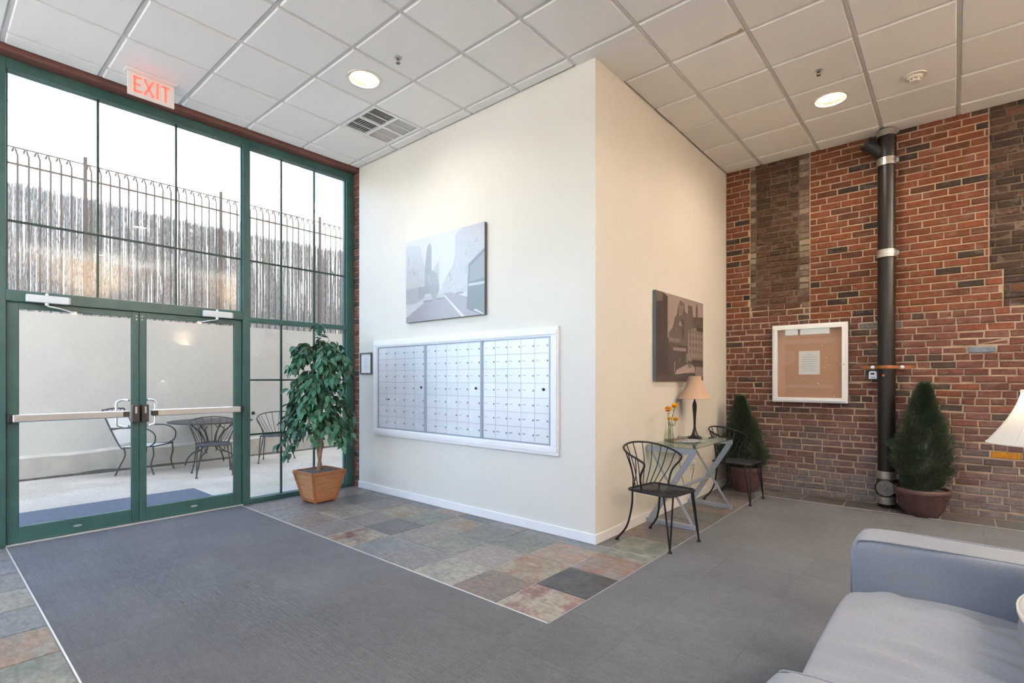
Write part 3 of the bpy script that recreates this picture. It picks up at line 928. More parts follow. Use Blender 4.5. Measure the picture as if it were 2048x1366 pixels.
# double doors
YM = 1.386
def door(n, ya, yb, hinge, label):
    """leaf between ya and yb; hinge is the y of the hinged stile"""
    d = thing('door_%d' % n, label, 'door', (WX - 0.05, (ya + yb) / 2, 0.012), kind='structure')
    c = (ya + yb) / 2; ya -= c; yb -= c
    s_in, top, bot = 0.062, 1.9705, 0.0
    meet = yb if hinge < c else ya
    wm = 0.054; wh = 0.072
    la, lb = (wh, wm) if hinge < c else (wm, wh)
    x0, x1 = -0.022, 0.022
    MB().box(x0, x1, ya, ya + la, bot, top).build('stile', M['green'], d, bevel=0.004)
    MB().box(x0, x1, yb - lb, yb, bot, top).build('stile', M['green'], d, bevel=0.004)
    MB().box(x0, x1, ya + la, yb - lb, top - 0.052, top).build('top_rail', M['green'], d, bevel=0.004)
    br = MB().box(x0, x1, ya + la, yb - lb, bot, 0.128).build('bottom_rail', M['green'], d, bevel=0.004)
    pts = [(math.cos(t) * 0.032, math.sin(t) * 0.010) for t in [2 * PI * k / 16 for k in range(16)]]
    MB().add([(x1 + 0.002, y, 0.062 + z) for y, z in pts] + [(x1 - 0.002, y, 0.062 + z) for y, z in pts],
             [tuple(range(16))] + [(k, (k + 1) % 16, 16 + (k + 1) % 16, 16 + k) for k in range(16)]).build('maker_badge', M['alu'], br)
    MB().box(-0.003, 0.003, ya + la, yb - lb, 0.128, top - 0.052).build('pane', M['glass'], d)
    for y in (ya + la, yb - lb):
        MB().box(-0.012, 0.012, y - 0.004 if y > 0 else y, y if y > 0 else y + 0.004, 0.128, top - 0.052).build('glazing_bead', M['muntin'], d)
    # push bar
    z = 1.02
    sgn = 1 if hinge < c else -1
    hy = ya + 0.03 if sgn > 0 else yb - 0.03
    my = (yb - 0.035) if sgn > 0 else (ya + 0.035)
    pb = MB().box(0.045, 0.085, min(hy, my - sgn * 0.05), max(hy, my - sgn * 0.05), z - 0.031, z + 0.031).build('push_bar', M['alu'], d, bevel=0.008)
    MB().box(0.022, 0.088, min(hy - sgn * 0.028, hy), max(hy - sgn * 0.028, hy), z - 0.034, z + 0.034).build('end_cap', M['black'], pb, bevel=0.006)
    MB().box(0.022, 0.075, my - 0.028, my + 0.028, z - 0.082, z + 0.082).build('latch_case', M['dark_bronze'], pb, bevel=0.006)
    MB().box(0.040, 0.088, min(my - sgn * 0.05, my - sgn * 0.1), max(my - sgn * 0.05, my - sgn * 0.1), z - 0.024, z + 0.024).build('bar_collar', M['dark_bronze'], pb, bevel=0.005)
    MB().box(0.0755, 0.082, my - 0.008, my + 0.008, z + 0.0, z + 0.065).build('latch_lever', M['alu'], pb, bevel=0.002)
    # pull handle outside
    ph = my - sgn * 0.015
    pth = spline([(-0.022, ph - sgn * 0.02, z + 0.12), (-0.07, ph - sgn * 0.05, z + 0.125), (-0.075, ph - sgn * 0.10, z + 0.10), (-0.075, ph - sgn * 0.10, z), (-0.075, ph - sgn * 0.10, z - 0.10), (-0.07, ph - sgn * 0.05, z - 0.125), (-0.022, ph - sgn * 0.02, z - 0.12)], 5)
    MB().tube(pth, 0.011, 8).build('pull_handle', M['alu'], d, smooth=True)
    # closer on the transom
    k0 = (0.60 if hinge < c else 1.91) - c
    cl = MB().box(0.052, 0.098, k0, k0 + 0.27, 1.975, 2.036).build('door_closer', M['closer'], d, bevel=0.006)
    MB().box(0.056, 0.096, k0 + 0.268, k0 + 0.28, 1.978, 2.032).build('end_cap', M['silver'], cl)
    MB().lathe([(0.012, 2.036), (0.012, 2.05), (0.006, 2.056)], 12, (0.075, k0 + 0.13, 0)).build('pinion', M['alu'], cl, smooth=True)
    MB().lathe([(0.016, 1.955), (0.016, 1.976)], 12, (0.075, k0 + 0.13, 0)).build('pivot', M['alu'], cl, smooth=True)
    end = (0.03, k0 + (0.31 if hinge < c else -0.02), 1.915)
    MB().obox((0.075, k0 + 0.13, 1.952), ((0.075 + end[0]) / 2 + 0.03, (k0 + 0.13 + end[1]) / 2, 1.935), 0.022, 0.008).obox(((0.075 + end[0]) / 2 + 0.03, (k0 + 0.13 + end[1]) / 2, 1.935), end, 0.016, 0.008).build('closer_arm', M['closer'], cl)
    MB().box(0.022, 0.04, end[1] - 0.02, end[1] + 0.02, 1.90, 1.925).build('arm_shoe', M['alu'], cl)
    for zz in (1.90, 1.93): MB().lathe([(0.006, 0), (0.006, 0.003)], 8, (x1, (yb - 0.02) if sgn > 0 else (ya + 0.02), zz), axis='X').build('screw', M['brass'], d)
    return d
door(1, Y0 + 0.004, YM - 0.002, Y0, 'left green glass door with a silver push bar')
door(2, YM + 0.002, Y1 - 0.004, Y1, 'right green glass door, next to the ficus')

# ------------------------------------------------------------------ ceiling fittings
def downlight(x, y, label, watts, col):
    t = thing('ceiling_downlight', label, 'downlight', (x, y, CEIL - 0.008), group='recessed ceiling downlights')
    MB().lathe([(0.150, -0.003), (0.152, 0.0), (0.130, 0.002), (0.128, -0.003)], 40, cap0=False, cap1=False).build('trim_ring', M['reflector'], t, smooth=True)
    MB().lathe([(0.128, 0.0), (0.118, 0.03), (0.095, 0.075), (0.07, 0.10)], 40, cap0=False, cap1=False).build('reflector', M['reflector'], t, smooth=True)
    MB().lathe([(0.115, 0.030), (0.115, 0.034)], 40).build('lens', M['lens'], t)
    ld = bpy.data.lights.new('downlight_lamp', 'AREA'); ld.shape = 'DISK'; ld.size = 0.20; ld.energy = watts; ld.color = col; ld.spread = R(165)
    lo = bpy.data.objects.new('downlight_lamp', ld); COL.objects.link(lo); lo.parent = t; lo.location = (0, 0, 0.020)
    return t
NEUT, WARM = (1.0, 0.96, 0.91), (1.0, 0.83, 0.64)
downlight(*DOWN[0], 'lit round downlight in the ceiling near the air vent', DOWN_W * 0.6, NEUT)
downlight(*DOWN[1], 'lit round downlight in the ceiling near the brick wall', DOWN_W * 1.1, WARM)
for d_, lab in zip(DOWN[2:], ('added round downlight in the ceiling between table and sofa, unseen', 'added round downlight in the ceiling by the tall side window, unseen',
                               'added round downlight in the ceiling above the camera, unseen', 'added round downlight in the ceiling behind the sofa, unseen',
                               'added round downlight in the far right ceiling corner, unseen', 'added round downlight in the near right ceiling corner, unseen')):
    downlight(*d_, lab, DOWN_W * 0.55, NEUT if d_[0] < 0 else WARM)  # unseen downlights added to brighten the room

def sprinkler(x, y, label):
    t = thing('fire_sprinkler', label, 'sprinkler', (x, y, CEIL - 0.008), group='fire sprinklers')
    MB().lathe([(0.032, 0.0), (0.030, -0.006), (0.012, -0.008)], 20).build('escutcheon', M['label'], t, smooth=True)
    MB().lathe([(0.011, -0.006), (0.012, -0.022), (0.006, -0.026)], 12).build('nozzle', M['sprink'], t, smooth=True)
    for s in (-1, 1): MB().tube(spline([(s * 0.009, 0, -0.02), (s * 0.016, 0, -0.033), (s * 0.004, 0, -0.048)], 4), 0.0025, 6).build('frame_arm', M['sprink'], t)
    MB().lathe([(0.017, -0.050), (0.017, -0.047)], 16).build('deflector', M['sprink'], t)
sprinkler(-3.45, 2.585, 'fire sprinkler in the ceiling above the mailboxes')
sprinkler(-0.874, 5.02, 'fire sprinkler in the ceiling near the brick wall')

t = thing('smoke_detector', 'cream smoke detector on a ceiling tile near the brick wall', 'smoke detector', (-0.26, 5.66, CEIL - 0.008))
MB().lathe([(0.085, 0.0), (0.083, -0.010), (0.06, -0.013)], 32).build('base_plate', M['det'], t, smooth=True)
MB().lathe([(0.058, -0.012), (0.056, -0.030), (0.044, -0.036), (0.044, -0.044), (0.036, -0.056), (0.012, -0.060)], 28).build('housing', M['det'], t, smooth=True)
for k in range(8):
    a = 2 * PI * k / 8
    MB().obox((0.040 * math.cos(a), 0.040 * math.sin(a), -0.037), (0.043 * math.cos(a + .5), 0.043 * math.sin(a + .5), -0.043), 0.008, 0.006).build('vent_slot', M['black'], t)

t = thing('air_vent', 'square four-way ceiling air vent with sooty corners', 'air vent', (VENT[0], VENT[1], CEIL))
a = TILE / 2 - 0.013
MB().box(-a, a, -a, a, 0.03, 0.045).build('backing', mat('vent_dark', (0.34, 0.335, 0.32), 0.8), t)
for (x0, x1, y0, y1) in ((-a, a, -a, -a + 0.028), (-a, a, a - 0.028, a), (-a, -a + 0.028, -a + 0.028, a - 0.028), (a - 0.028, a, -a + 0.028, a - 0.028)):
    MB().box(x0, x1, y0, y1, -0.004, 0.03).build('frame', M['white_trim'], t)
MB().box(-0.014, 0.014, -a + 0.028, a - 0.028, -0.003, 0.02).build('divider', M['white_trim'], t)
for s in (-1, 1): MB().box(min(s * 0.014, s * (a - 0.028)), max(s * 0.014, s * (a - 0.028)), -0.014, 0.014, -0.003, 0.02).build('divider', M['white_trim'], t)
q0, q1 = 0.014, a - 0.028
louver = mat('vent_louver', (0.62, 0.615, 0.60), 0.5)
for sx in (-1, 1):
    for sy in (-1, 1):
        along = sx * sy > 0
        for k in range(8):
            p = q0 + 0.018 + k * (q1 - q0 - 0.02) / 8
            lo_, hi_ = q0, q1
            mb = MB()
            if along: mb.obox((sx * lo_, sy * p, 0.010), (sx * hi_, sy * p, 0.010), 0.026, 0.0015, up=(0, sy * 0.75, 0.65))
            else: mb.obox((sx * p, sy * lo_, 0.010), (sx * p, sy * hi_, 0.010), 0.026, 0.0015, up=(sx * 0.75, 0, 0.65))
            mb.build('louver', louver, t)
        m_ = (q0 + q1) / 2
        MB().box(sx * m_ - 0.004, sx * m_ + 0.004, min(sy * q0, sy * q1), max(sy * q0, sy * q1), -0.002, 0.004).build('rib', M['white_trim'], t)

# exit sign hung from the ceiling
t = thing('exit_sign', 'lit exit sign with red letters hanging from the ceiling', 'exit sign', (-5.30, 1.352, CEIL - 0.008))
MB().box(-0.045, 0.045, -0.19, 0.19, -0.022, 0.0).build('canopy', M['exit_body'], t, bevel=0.004)
MB().box(-0.008, 0.008, -0.172, 0.172, -0.215, -0.022).build('panel', M['exit_body'], t, bevel=0.002)
def stroke_letters(segs, x, parent):
    mb = MB()
    for (y0, z0, y1, z1) in segs: mb.obox((x, y0, z0), (x, y1, z1), 0.003, 0.018, up=(0, -(z1 - z0), y1 - y0))
    return mb.build('letter', M['exit_red'], parent)
zt, zb_, zm = -0.045, -0.185, -0.115
y = -0.132
for ch in 'EXIT':
    if ch == 'E': segs = [(y + .01, zb_ - .0, y + .01, zt), (y + .0, zt - .012, y + .06, zt - .012), (y, zm, y + .052, zm), (y, zb_ + .012, y + .06, zb_ + .012)]; adv = 0.078
    if ch == 'X': segs = [(y, zb_, y + .066, zt), (y, zt, y + .066, zb_)]; adv = 0.086
    if ch == 'I': segs = [(y + .01, zb_, y + .01, zt)]; adv = 0.038
    if ch == 'T': segs = [(y, zt - .012, y + .066, zt - .012), (y + .033, zb_, y + .033, zt)]; adv = 0.08
    stroke_letters(segs, 0.0095, t); y += adv

# ------------------------------------------------------------------ mailboxes
fr = thing('mailbox_surround', 'white wooden surround framing the wall of mailboxes', 'frame', ((-5.308 - 2.585) / 2, MY, 0.688))
W2, HH, fw_ = (5.308 - 2.585) / 2, 1.122, 0.082
def moulding(p, q, horiz):
    mb = MB()
    if horiz: mb.box(-W2, W2, -0.022, -0.0005, p, q); mb.box(-W2 + 0.01, W2 - 0.01, -0.030, -0.022, p + 0.028 if p < .5 else p + 0.016, q - 0.016 if p < .5 else q - 0.028)
    else: mb.box(p, q, -0.022, -0.0005, fw_, HH - fw_); mb.box(p + (0.012 if p < 0 else 0.02), q - (0.02 if p < 0 else 0.012), -0.030, -0.022, fw_, HH - fw_)
    mb.build('board', M['white_trim'], fr)
moulding(0, fw_, True); moulding(HH - fw_, HH, True); moulding(-W2, -W2 + fw_, False); moulding(W2 - fw_, W2, False)
door_cache = {}
ZP0, ZP1 = 0.688 + fw_ + 0.001, 0.688 + HH - fw_ - 0.001
PX = [(-5.308 + fw_ + 0.001, -4.352), (-4.350, -3.502), (-3.500, -2.585 - fw_ - 0.001)]
for n, (xa, xb) in enumerate(PX):
    lab = ('bank of aluminium mailboxes nearest the window, leftmost in the surround', 'middle bank of aluminium mailboxes in the white surround', 'rightmost bank of aluminium mailboxes, with dark number labels along the bottom')[n]
    bank = thing('mailbox_bank', lab, 'mailboxes', ((xa + xb) / 2, MY, ZP0), group='banks of mailboxes in the wall')
    hw, hh = (xb - xa) / 2, ZP1 - ZP0
    MB().box(-hw, hw, -0.008, -0.0005, 0, hh).build('back_plate', M['mail_gap'], bank)
    for s in (-1, 1): MB().box(s * (hw - 0.008) - 0.008, s * (hw - 0.008) + 0.008, -0.024, -0.008, 0, hh).build('edge_rail', M['silver'], bank, bevel=0.003)
    MB().box(-hw + 0.016, hw - 0.016, -0.018, -0.008, 0, 0.010).build('edge_rail', M['silver'], bank)
    MB().box(-hw + 0.016, hw - 0.016, -0.018, -0.008, hh - 0.010, hh).build('edge_rail', M['silver'], bank)
    cw, chh = (2 * hw - 0.034) / 5, (hh - 0.022) / 7
    for r in range(7):
        for c in range(5):
            if 'door' not in door_cache:
                m0 = MB().box(-0.5, 0.5, -0.007, 0, -0.5, 0.5).mesh('box_door'); m0.materials.append(M['mail'])
                door_cache['door'] = m0
                l0 = MB().lathe([(0.0085, 0), (0.0085, 0.004), (0.0065, 0.0055)], 12, axis='Y').mesh('lock'); l0.materials.append(M['lock']); door_cache['lock'] = l0
                k0 = MB().lathe([(0.014, 0), (0.014, 0.007), (0.010, 0.009)], 12, axis='Y').mesh('master_lock'); k0.materials.append(M['black']); door_cache['master'] = k0
                for nm, mm in (('label', 'label'), ('dlabel', 'label_dark'), ('wlabel', 'paper')):
                    q = MB().box(-0.019, 0.019, -0.0012, 0, -0.0045, 0.0045).mesh('number_label'); q.materials.append(M[mm]); door_cache[nm] = q
            cx, cz = -hw + 0.017 + cw * (c + 0.5), 0.011 + chh * (r + 0.5)
            dm = door_cache['door'].copy() if False else door_cache['door']
            o = obj('box_door', dm, None, bank, loc=(cx, -0.0085, cz)); o.scale = (cw - 0.003, 1, chh - 0.003)
            inv = (1 / (cw - 0.003), 1, 1 / (chh - 0.003))
            def sub(nm, key, lx, lz):
                s_ = obj(nm, door_cache[key], None, o, loc=(lx * inv[0], -0.0072, lz * inv[2])); s_.scale = inv
            master = (r == 3 and c == 4)
            if master: sub('master_lock', 'master', 0.02 if n else 0.035, 0.012); continue
            sub('lock', 'lock', cw / 2 - 0.018, 0.0)
            dk = n == 2 and (r == 0 or (r == 1 and c >= 3))
            sub('number_label', 'dlabel' if dk else ('wlabel' if (r < 3 and n < 2 and c % 2 == 0) else 'label'), -cw / 2 + 0.034, 0.004)
    if n == 0:
        MB().box(-0.02, 0.02, -0.003, 0, -0.006, 0.006).build('mail_slot', M['black'], bank, loc=(-hw + 0.017 + cw * 1.15, -0.0157, 0.011 + chh * 2.5))

# framed notice by the window
t = thing('framed_notice', 'small dark-framed notice on the wall beside the mailboxes', 'picture frame', (-5.483, MY, 1.41))
for (x0, x1, z0, z1) in ((-0.122, 0.122, 0, 0.016), (-0.122, 0.122, 0.249, 0.265), (-0.122, -0.106, 0.016, 0.249), (0.106, 0.122, 0.016, 0.249)):
    MB().box(x0, x1, -0.020, -0.0005, z0, z1).build('frame_side', M['frame_dark'], t)
s_ = MB().box(-0.106, 0.106, -0.008, -0.0005, 0.016, 0.249).build('sheet', M['paper'], t)
for k in range(9): MB().box(-0.06 + (k == 0) * 0.02, 0.06 - (k == 0) * 0.02 - (k % 3) * 0.012, -0.0086, -0.008, 0.20 - k * 0.016, 0.204 - k * 0.016).build('print_line', M['ink'], s_)

# ------------------------------------------------------------------ canvas prints
def canvas_grid(nx, ny, paint):
    img = np.zeros((ny, nx, 3)); paint(img)
    return img
def fill(img, poly, col, alpha=1.0):
    ny, nx, _ = img.shape
    X, Y = np.meshgrid((np.arange(nx) + .5) / nx, (np.arange(ny) + .5) / ny)
    inside = np.zeros(X.shape, bool)
    n = len(poly)
    for i in range(n):
        (xa, ya), (xb, yb) = poly[i], poly[(i + 1) % n]
        if ya == yb: continue
        cond = ((ya > Y) != (yb > Y)) & (X < (xb - xa) * (Y - ya) / (yb - ya) + xa)
        inside ^= cond
    img[inside] = img[inside] * (1 - alpha) + np.array(col) * alpha
def rect(img, x0, x1, y0, y1, col, alpha=1.0): fill(img, [(x0, y0), (x1, y0), (x1, y1), (x0, y1)], col, alpha)
nrg = np.random.RandomState(3)
def paint_avenue(img):
    g = lambda v, t=0.0: (v + t * 0.2, v + t * 0.1, v - t * 0.0)
    rect(img, 0, 1, 0, 1, (0.80, 0.81, 0.82))
    fill(img, [(0, .16), (.10, .10), (.27, .42), (.40, .62), (.46, .70), (.46, .33), (0, .2)], (.60, .61, .62))
    fill(img, [(0, 0.95), (.20, .93), (.28, .62), (.34, .60), (.40, .50), (.46, .42), (.46, .28), (0, .22)], (.66, .67, .68))
    fill(img, [(.27, .62), (.29, .80), (.30, .88), (.33, .93), (.36, .88), (.36, .60), (.43, .55), (.46, .42), (.46, .30), (.27, .30)], (.42, .43, .45))
    for k in range(30):
        x = nrg.uniform(0, .44); y = nrg.uniform(.30, .75 - x * .5); rect(img, x, x + nrg.uniform(.01, .02), y, y + nrg.uniform(.03, .12), g(nrg.uniform(.32, .72)), .55)
    rect(img, 0, .28, .22, .42, (.36, .37, .39), .55); rect(img, .18, .46, .28, .42, (.34, .35, .37), .6)
    fill(img, [(.50, .30), (.50, .40), (.56, .50), (.62, .58), (.66, .72), (.66, .95), (.74, 1), (1, 1), (1, .25)], (.62, .63, .65))
    for k in range(40):
        x = nrg.uniform(.54, .98); y = nrg.uniform(.32, .42 + (x - .5) * 1.0); rect(img, x, x + nrg.uniform(.01, .03), y, y + nrg.uniform(.02, .09), g(nrg.uniform(.34, .78)), .5)
    for k in range(5): rect(img, .80 + .0 * k, 1, .80 - k * .035, .80 - k * .035 + .012, (.50, .51, .53), .6)
    rect(img, .47, .52, .28, .36, (.70, .71, .73), .6)
    fill(img, [(0, 0), (0, .17), (.24, .26), (.40, .30), (.60, .30), (.80, .22), (1, .10), (1, 0)], (.40, .37, .42))
    fill(img, [(0, .06), (0, .19), (.25, .26), (.26, .22)], (.72, .73, .74))
    fill(img, [(.52, .27), (.74, 0), (.78, 0), (.54, .27)], (.82, .82, .84))
    fill(img, [(.80, .08), (.82, .58), (1, .72), (1, 0), (.97, 0)], (.16, .175, .19))
    fill(img, [(.83, .38), (.84, .55), (1, .68), (1, .40)], (.30, .31, .33)); rect(img, .82, 1, .33, .36, (.62, .63, .65))
    fill(img, [(.88, .06), (.99, 0), (1, 0), (1, .005), (.90, .075)], (.75, .76, .78))
    for (x, y, w) in ((.25, .24, .12), (.43, .25, .10), (.67, .28, .09)):
        rect(img, x, x + w, y, y + .045, (.60, .59, .57)); rect(img, x + .02, x + w - .02, y + .045, y + .08, (.70, .70, .69)); rect(img, x, x + w, y - .012, y, (.16, .16, .17))
    img[:] = 0.07 + 0.62 * img  # tones lifted and flattened; some window glare is painted into the print
    img *= nrg.uniform(.96, 1.04, img.shape[:2] + (1,))
def paint_old_town(img):
    s = lambda v: (v, v * .80, v * .73)
    rect(img, 0, 1, 0, 1, s(.40))
    fill(img, [(0, 0), (0, .52), (1, .42), (1, 0)], s(.085))
    fill(img, [(.24, .45), (.24, .56), (.32, .62), (.36, .74), (.40, .78), (.44, .92), (.56, .95), (.58, .84), (.64, .82), (.64, .93), (.74, .93), (.76, .80), (1, .74), (1, .40)], s(.15))
    fill(img, [(.44, .76), (.44, .92), (.52, .95), (.56, .90), (.52, .80)], s(.24)); rect(img, .46, .52, .90, .96, s(.17))
    rect(img, .50, .56, .50, .74, s(.08), .8); fill(img, [(.44, .66), (.47, .72), (.52, .66)], s(.34))
    rect(img, .82, .87, .80, .92, s(.14)); fill(img, [(.82, .92), (.845, .98), (.87, .92)], s(.14))
    fill(img, [(.64, .25), (.64, .62), (.78, .66), (1, .66), (1, .20)], s(.28))
    fill(img, [(.76, .66), (.76, .80), (1, .82), (1, .68)], s(.11)); rect(img, .84, 1, .63, .68, s(.06))
    for c in range(5):
        for r_ in range(4): rect(img, .68 + c * .068, .70 + c * .068, .34 + r_ * .085, .385 + r_ * .085, s(.09))
    for x in (.66, .74, .80, .87, .94): rect(img, x, x + .012, .25, .60, s(.36), .7)
    fill(img, [(.72, .16), (.72, .26), (1, .27), (1, .14)], s(.06)); rect(img, .72, 1, .26, .285, s(.20))
    fill(img, [(0, .05), (0, 1), (.13, 1), (.22, .97), (.22, .42), (.24, .08)], s(.055)); fill(img, [(0, .88), (0, 1), (.13, 1), (.13, .90)], s(.16))
    rect(img, .12, .13, .45, .86, s(.20), .6); rect(img, .19, .20, .30, .90, s(.13), .7)
    rect(img, .24, .46, .46, .50, s(.30), .5); rect(img, .33, .60, .355, .395, s(.30)); rect(img, .60, .64, .22, .33, s(.32), .7)
    fill(img, [(.36, .075), (.40, .13), (.62, .20), (.74, .20), (.80, .16), (.80, .10), (.60, .095)], s(.42)); rect(img, .64, .73, .16, .22, s(.16), .7)
    fill(img, [(.80, .05), (.82, .18), (1, .17), (1, .05)], s(.26)); rect(img, .35, .365, .10, .22, s(.40))
    for k in range(80):
        x, y = nrg.uniform(.22, 1), nrg.uniform(.08, .78); w, h = nrg.uniform(.005, .03), nrg.uniform(.01, .05)
        rect(img, x, x + w, y, y + h, s(nrg.uniform(.05, .30)), .35)
    rect(img, .05, .16, .035, .042, s(.35), .6)
    img *= 0.8
    img *= nrg.uniform(.93, 1.07, img.shape[:2] + (1,))
def canvas(label, loc, rotz, w, h, paint, edge, rough):
    t = thing('canvas_print', label, 'wall art', loc, rotz)
    MB().box(-w / 2, w / 2, -0.034, -0.003, 0, h).build('stretcher', edge, t, bevel=0.003)
    nx, ny = 330, 244
    img = canvas_grid(nx, ny, paint)
    vs_ = []; fs_ = []; cols = []
    for j in range(ny + 1):
        for i in range(nx + 1):
            vs_.append((-w / 2 + 0.002 + (w - .004) * i / nx, -0.0345, 0.002 + (h - .004) * j / ny))
            cols.append((*img[min(j, ny - 1), min(i, nx - 1)], 1))
    for j in range(ny):
        for i in range(nx):
            p = j * (nx + 1) + i; fs_.append((p, p + 1, p + nx + 2, p + nx + 1))
    me = MB().add(vs_, fs_).mesh('print'); set_tint(me, cols)
    obj('print', me, attr_mat('print_' + label[:10], rough, 0.6), t)
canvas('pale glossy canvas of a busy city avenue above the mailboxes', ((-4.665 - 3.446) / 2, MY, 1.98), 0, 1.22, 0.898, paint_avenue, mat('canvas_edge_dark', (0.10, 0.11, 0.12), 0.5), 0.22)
canvas('sepia canvas of an old town street above the glass table', (BX, (4.69 + 5.93) / 2, 1.335), PI / 2, 1.24, 0.885, paint_old_town, mat('canvas_edge_blue', (0.10, 0.14, 0.17), 0.5), 0.42)

# ------------------------------------------------------------------ notice case on the brick wall
t = thing('notice_case', 'white-framed glazed cork notice case on the brick wall', 'notice board', (-1.279, BY - 0.012, 1.080))
w2, h = 0.386, 0.912
for (x0, x1, z0, z1) in ((-w2, w2, 0, 0.052), (-w2, w2, h - 0.052, h), (-w2, -w2 + 0.052, 0.052, h - 0.052), (w2 - 0.052, w2, 0.052, h - 0.052)):
    MB().box(x0, x1, -0.052, 0, z0, z1).build('case_side', M['white_trim'], t, bevel=0.004)
for (x0, x1, z0, z1) in ((-w2 + .02, w2 - .02, 0.018, 0.058), (-w2 + .02, w2 - .02, h - 0.058, h - .018), (-w2 + .02, -w2 + 0.058, 0.058, h - 0.058), (w2 - 0.058, w2 - .02, 0.058, h - 0.058)):
    MB().box(x0, x1, -0.062, -0.0525, z0, z1).build('door_frame', M['white_trim'], t, bevel=0.003)
MB().box(-w2 + 0.052, w2 - 0.052, -0.012, -0.002, 0.052, h - 0.052).build('cork_panel', M['cork'], t)
MB().box(-w2 + 0.055, w2 - 0.055, -0.050, -0.046, 0.055, h - 0.055).build('glass_pane', M['glass_case'], t)
MB().lathe([(0.007, 0), (0.007, 0.004)], 12, (w2 - 0.036, -0.062, h * 0.475), axis='Y').build('lock', M['lock'], t)
sh = MB().box(-0.108, 0.108, -0.0135, -0.0125, 0.325, 0.600).build('sheet', M['paper'], t)
for k, (a, c) in enumerate(((-.03, .03), (-.075, .075), (-.08, .07), (-.08, .075), (-.08, .05), (-.08, .07), (-.08, .06), (-.06, .06))):
    MB().box(a, c, -0.0140, -0.0136, 0.552 - k * 0.026, 0.557 - k * 0.026).build('print_line', M['ink'], sh)
for (x, z) in ((.13, .66), (.17, .52), (.19, .43), (.16, .40), (.25, .08), (.31, .44), (-.06, .27), (.09, .22)):
    MB().lathe([(0.005, 0), (0.006, 0.006), (0.003, 0.009)], 8, (x, -0.0125, z), axis='Y').build('push_pin', M['plate'], t)

# wall clock, seen only in the notice case
t = thing('wall_clock', 'round white wall clock mirrored in the notice case', 'clock', (-3.19, NY, 1.885))
MB().lathe([(0.18, 0.0), (0.18, 0.03), (0.165, 0.04), (0.155, 0.03)], 40, axis='Y', cap1=False).build('rim', M['white_trim'], t, smooth=True)
fc = [o_ for o_ in t.children][0]; fc.rotation_euler = (0, 0, PI)
f_ = MB().lathe([(0.156, 0.012), (0.156, 0.02)], 40, axis='Y').build('dial', M['clock_face'], t); f_.rotation_euler = (0, 0, PI)
for k in range(12):
    a_ = 2 * PI * k / 12
    MB().obox((0.115 * math.sin(a_), 0.0215, 0.115 * math.cos(a_)), (0.138 * math.sin(a_), 0.0215, 0.138 * math.cos(a_)), 0.012, 0.002, up=(0, 1, 0)).build('hour_mark', M['brownred'], t)
for a_, l_ in ((R(-65), 0.07), (R(-155), 0.11)):
    MB().obox((0, 0.024, 0), (l_ * math.sin(a_), 0.024, l_ * math.cos(a_)), 0.007, 0.002, up=(0, 1, 0)).build('hand', M['black'], t)

# ------------------------------------------------------------------ soil pipe with its clamps, access box
PXc, PYc = -0.542, 6.70
t = thing('soil_pipe', 'black cast iron soil pipe running up the brick wall', 'pipe', (PXc, PYc, 0))
MB().lathe([(0.078, 0.02), (0.078, CEIL - 0.012)], 32).build('pipe_run', M['pipe'], t, smooth=True)
for (z0, z1) in ((0.04, 0.135), (0.300, 0.385), (2.630, 2.715), (3.595, 3.68), (3.905, 3.975)):
    prof = []
    n = 5
    for k in range(n):
        a_ = z0 + (z1 - z0) * k / n; c_ = z0 + (z1 - z0) * (k + 1) / n
        prof += [(0.083, a_ + .001), (0.089, a_ + 0.004), (0.089, c_ - 0.004), (0.083, c_ - .001)]
    cl = MB().lathe(prof, 32).build('band_clamp', M['clamp'], t, smooth=True)
    MB().box(0.085, 0.105, -0.02, 0.02, z0 + 0.02, z1 - 0.02).build('clamp_screw', M['lock'], cl)
MB().lathe([(0.082, 3.68), (0.086, 3.70), (0.086, 3.88), (0.082, 3.905)], 32).build('wye_fitting', M['pipe'], t, smooth=True)
br = MB().tube([(0.0, -0.0, 3.70), (-0.09, -0.02, 3.80), (-0.165, -0.035, 3.868)], [0.066, 0.066, 0.066], 24).build('wye_branch', M['pipe'], t, smooth=True)
MB().tube([(-0.155, -0.033, 3.859), (-0.178, -0.038, 3.880)], [0.075, 0.075], 24).build('branch_plug', M['pipe'], br, smooth=True)
MB().lathe([(0.084, 0.135), (0.090, 0.15), (0.090, 0.285), (0.084, 0.300)], 32).build('cleanout_body', M['pipe'], t, smooth=True)
cp = MB().lathe([(0.093, 0.060), (0.095, 0.085), (0.095, 0.100), (0.086, 0.108)], 32, (0, 0, 0.215), axis='Y').build('cleanout_ring', M['pipe'], t, smooth=True)
MB().lathe([(0.082, 0.106), (0.080, 0.113), (0.02, 0.114), (0.018, 0.126), (0.012, 0.127)], 32, (0, 0, 0.215), axis='Y').build('cleanout_cap', M['cap_grey'], cp, smooth=True)
arc = [(-0.235, 0.095, 1.478), (-0.10, 0.095, 1.478)] + [(0.083 * math.cos(a_), 0.083 * math.sin(a_), 1.478) for a_ in [PI - k * PI / 10 - 0.0 for k in range(0)]]
mb = MB()
ring = [(0.084 * math.cos(a_), 0.084 * math.sin(a_)) for a_ in [PI + k * PI / 14 for k in range(15)]]
path = [(-0.235, 0.09), (-0.12, 0.09), (-0.086, 0.06)] + ring + [(0.086, 0.06), (0.12, 0.09), (0.235, 0.09)]
for p, q in zip(path, path[1:]): mb.obox((p[0], p[1], 1.478), (q[0], q[1], 1.478), 0.005, 0.034)
st = mb.build('pipe_strap', M['rust'], t)
for s in (-1, 1): MB().lathe([(0.019, 0), (0.019, 0.006), (0.007, 0.007), (0.007, 0.012)], 16, (s * 0.128, 0.085, 1.478), axis='Y').build('strap_bolt', M['clamp'], st, smooth=True)
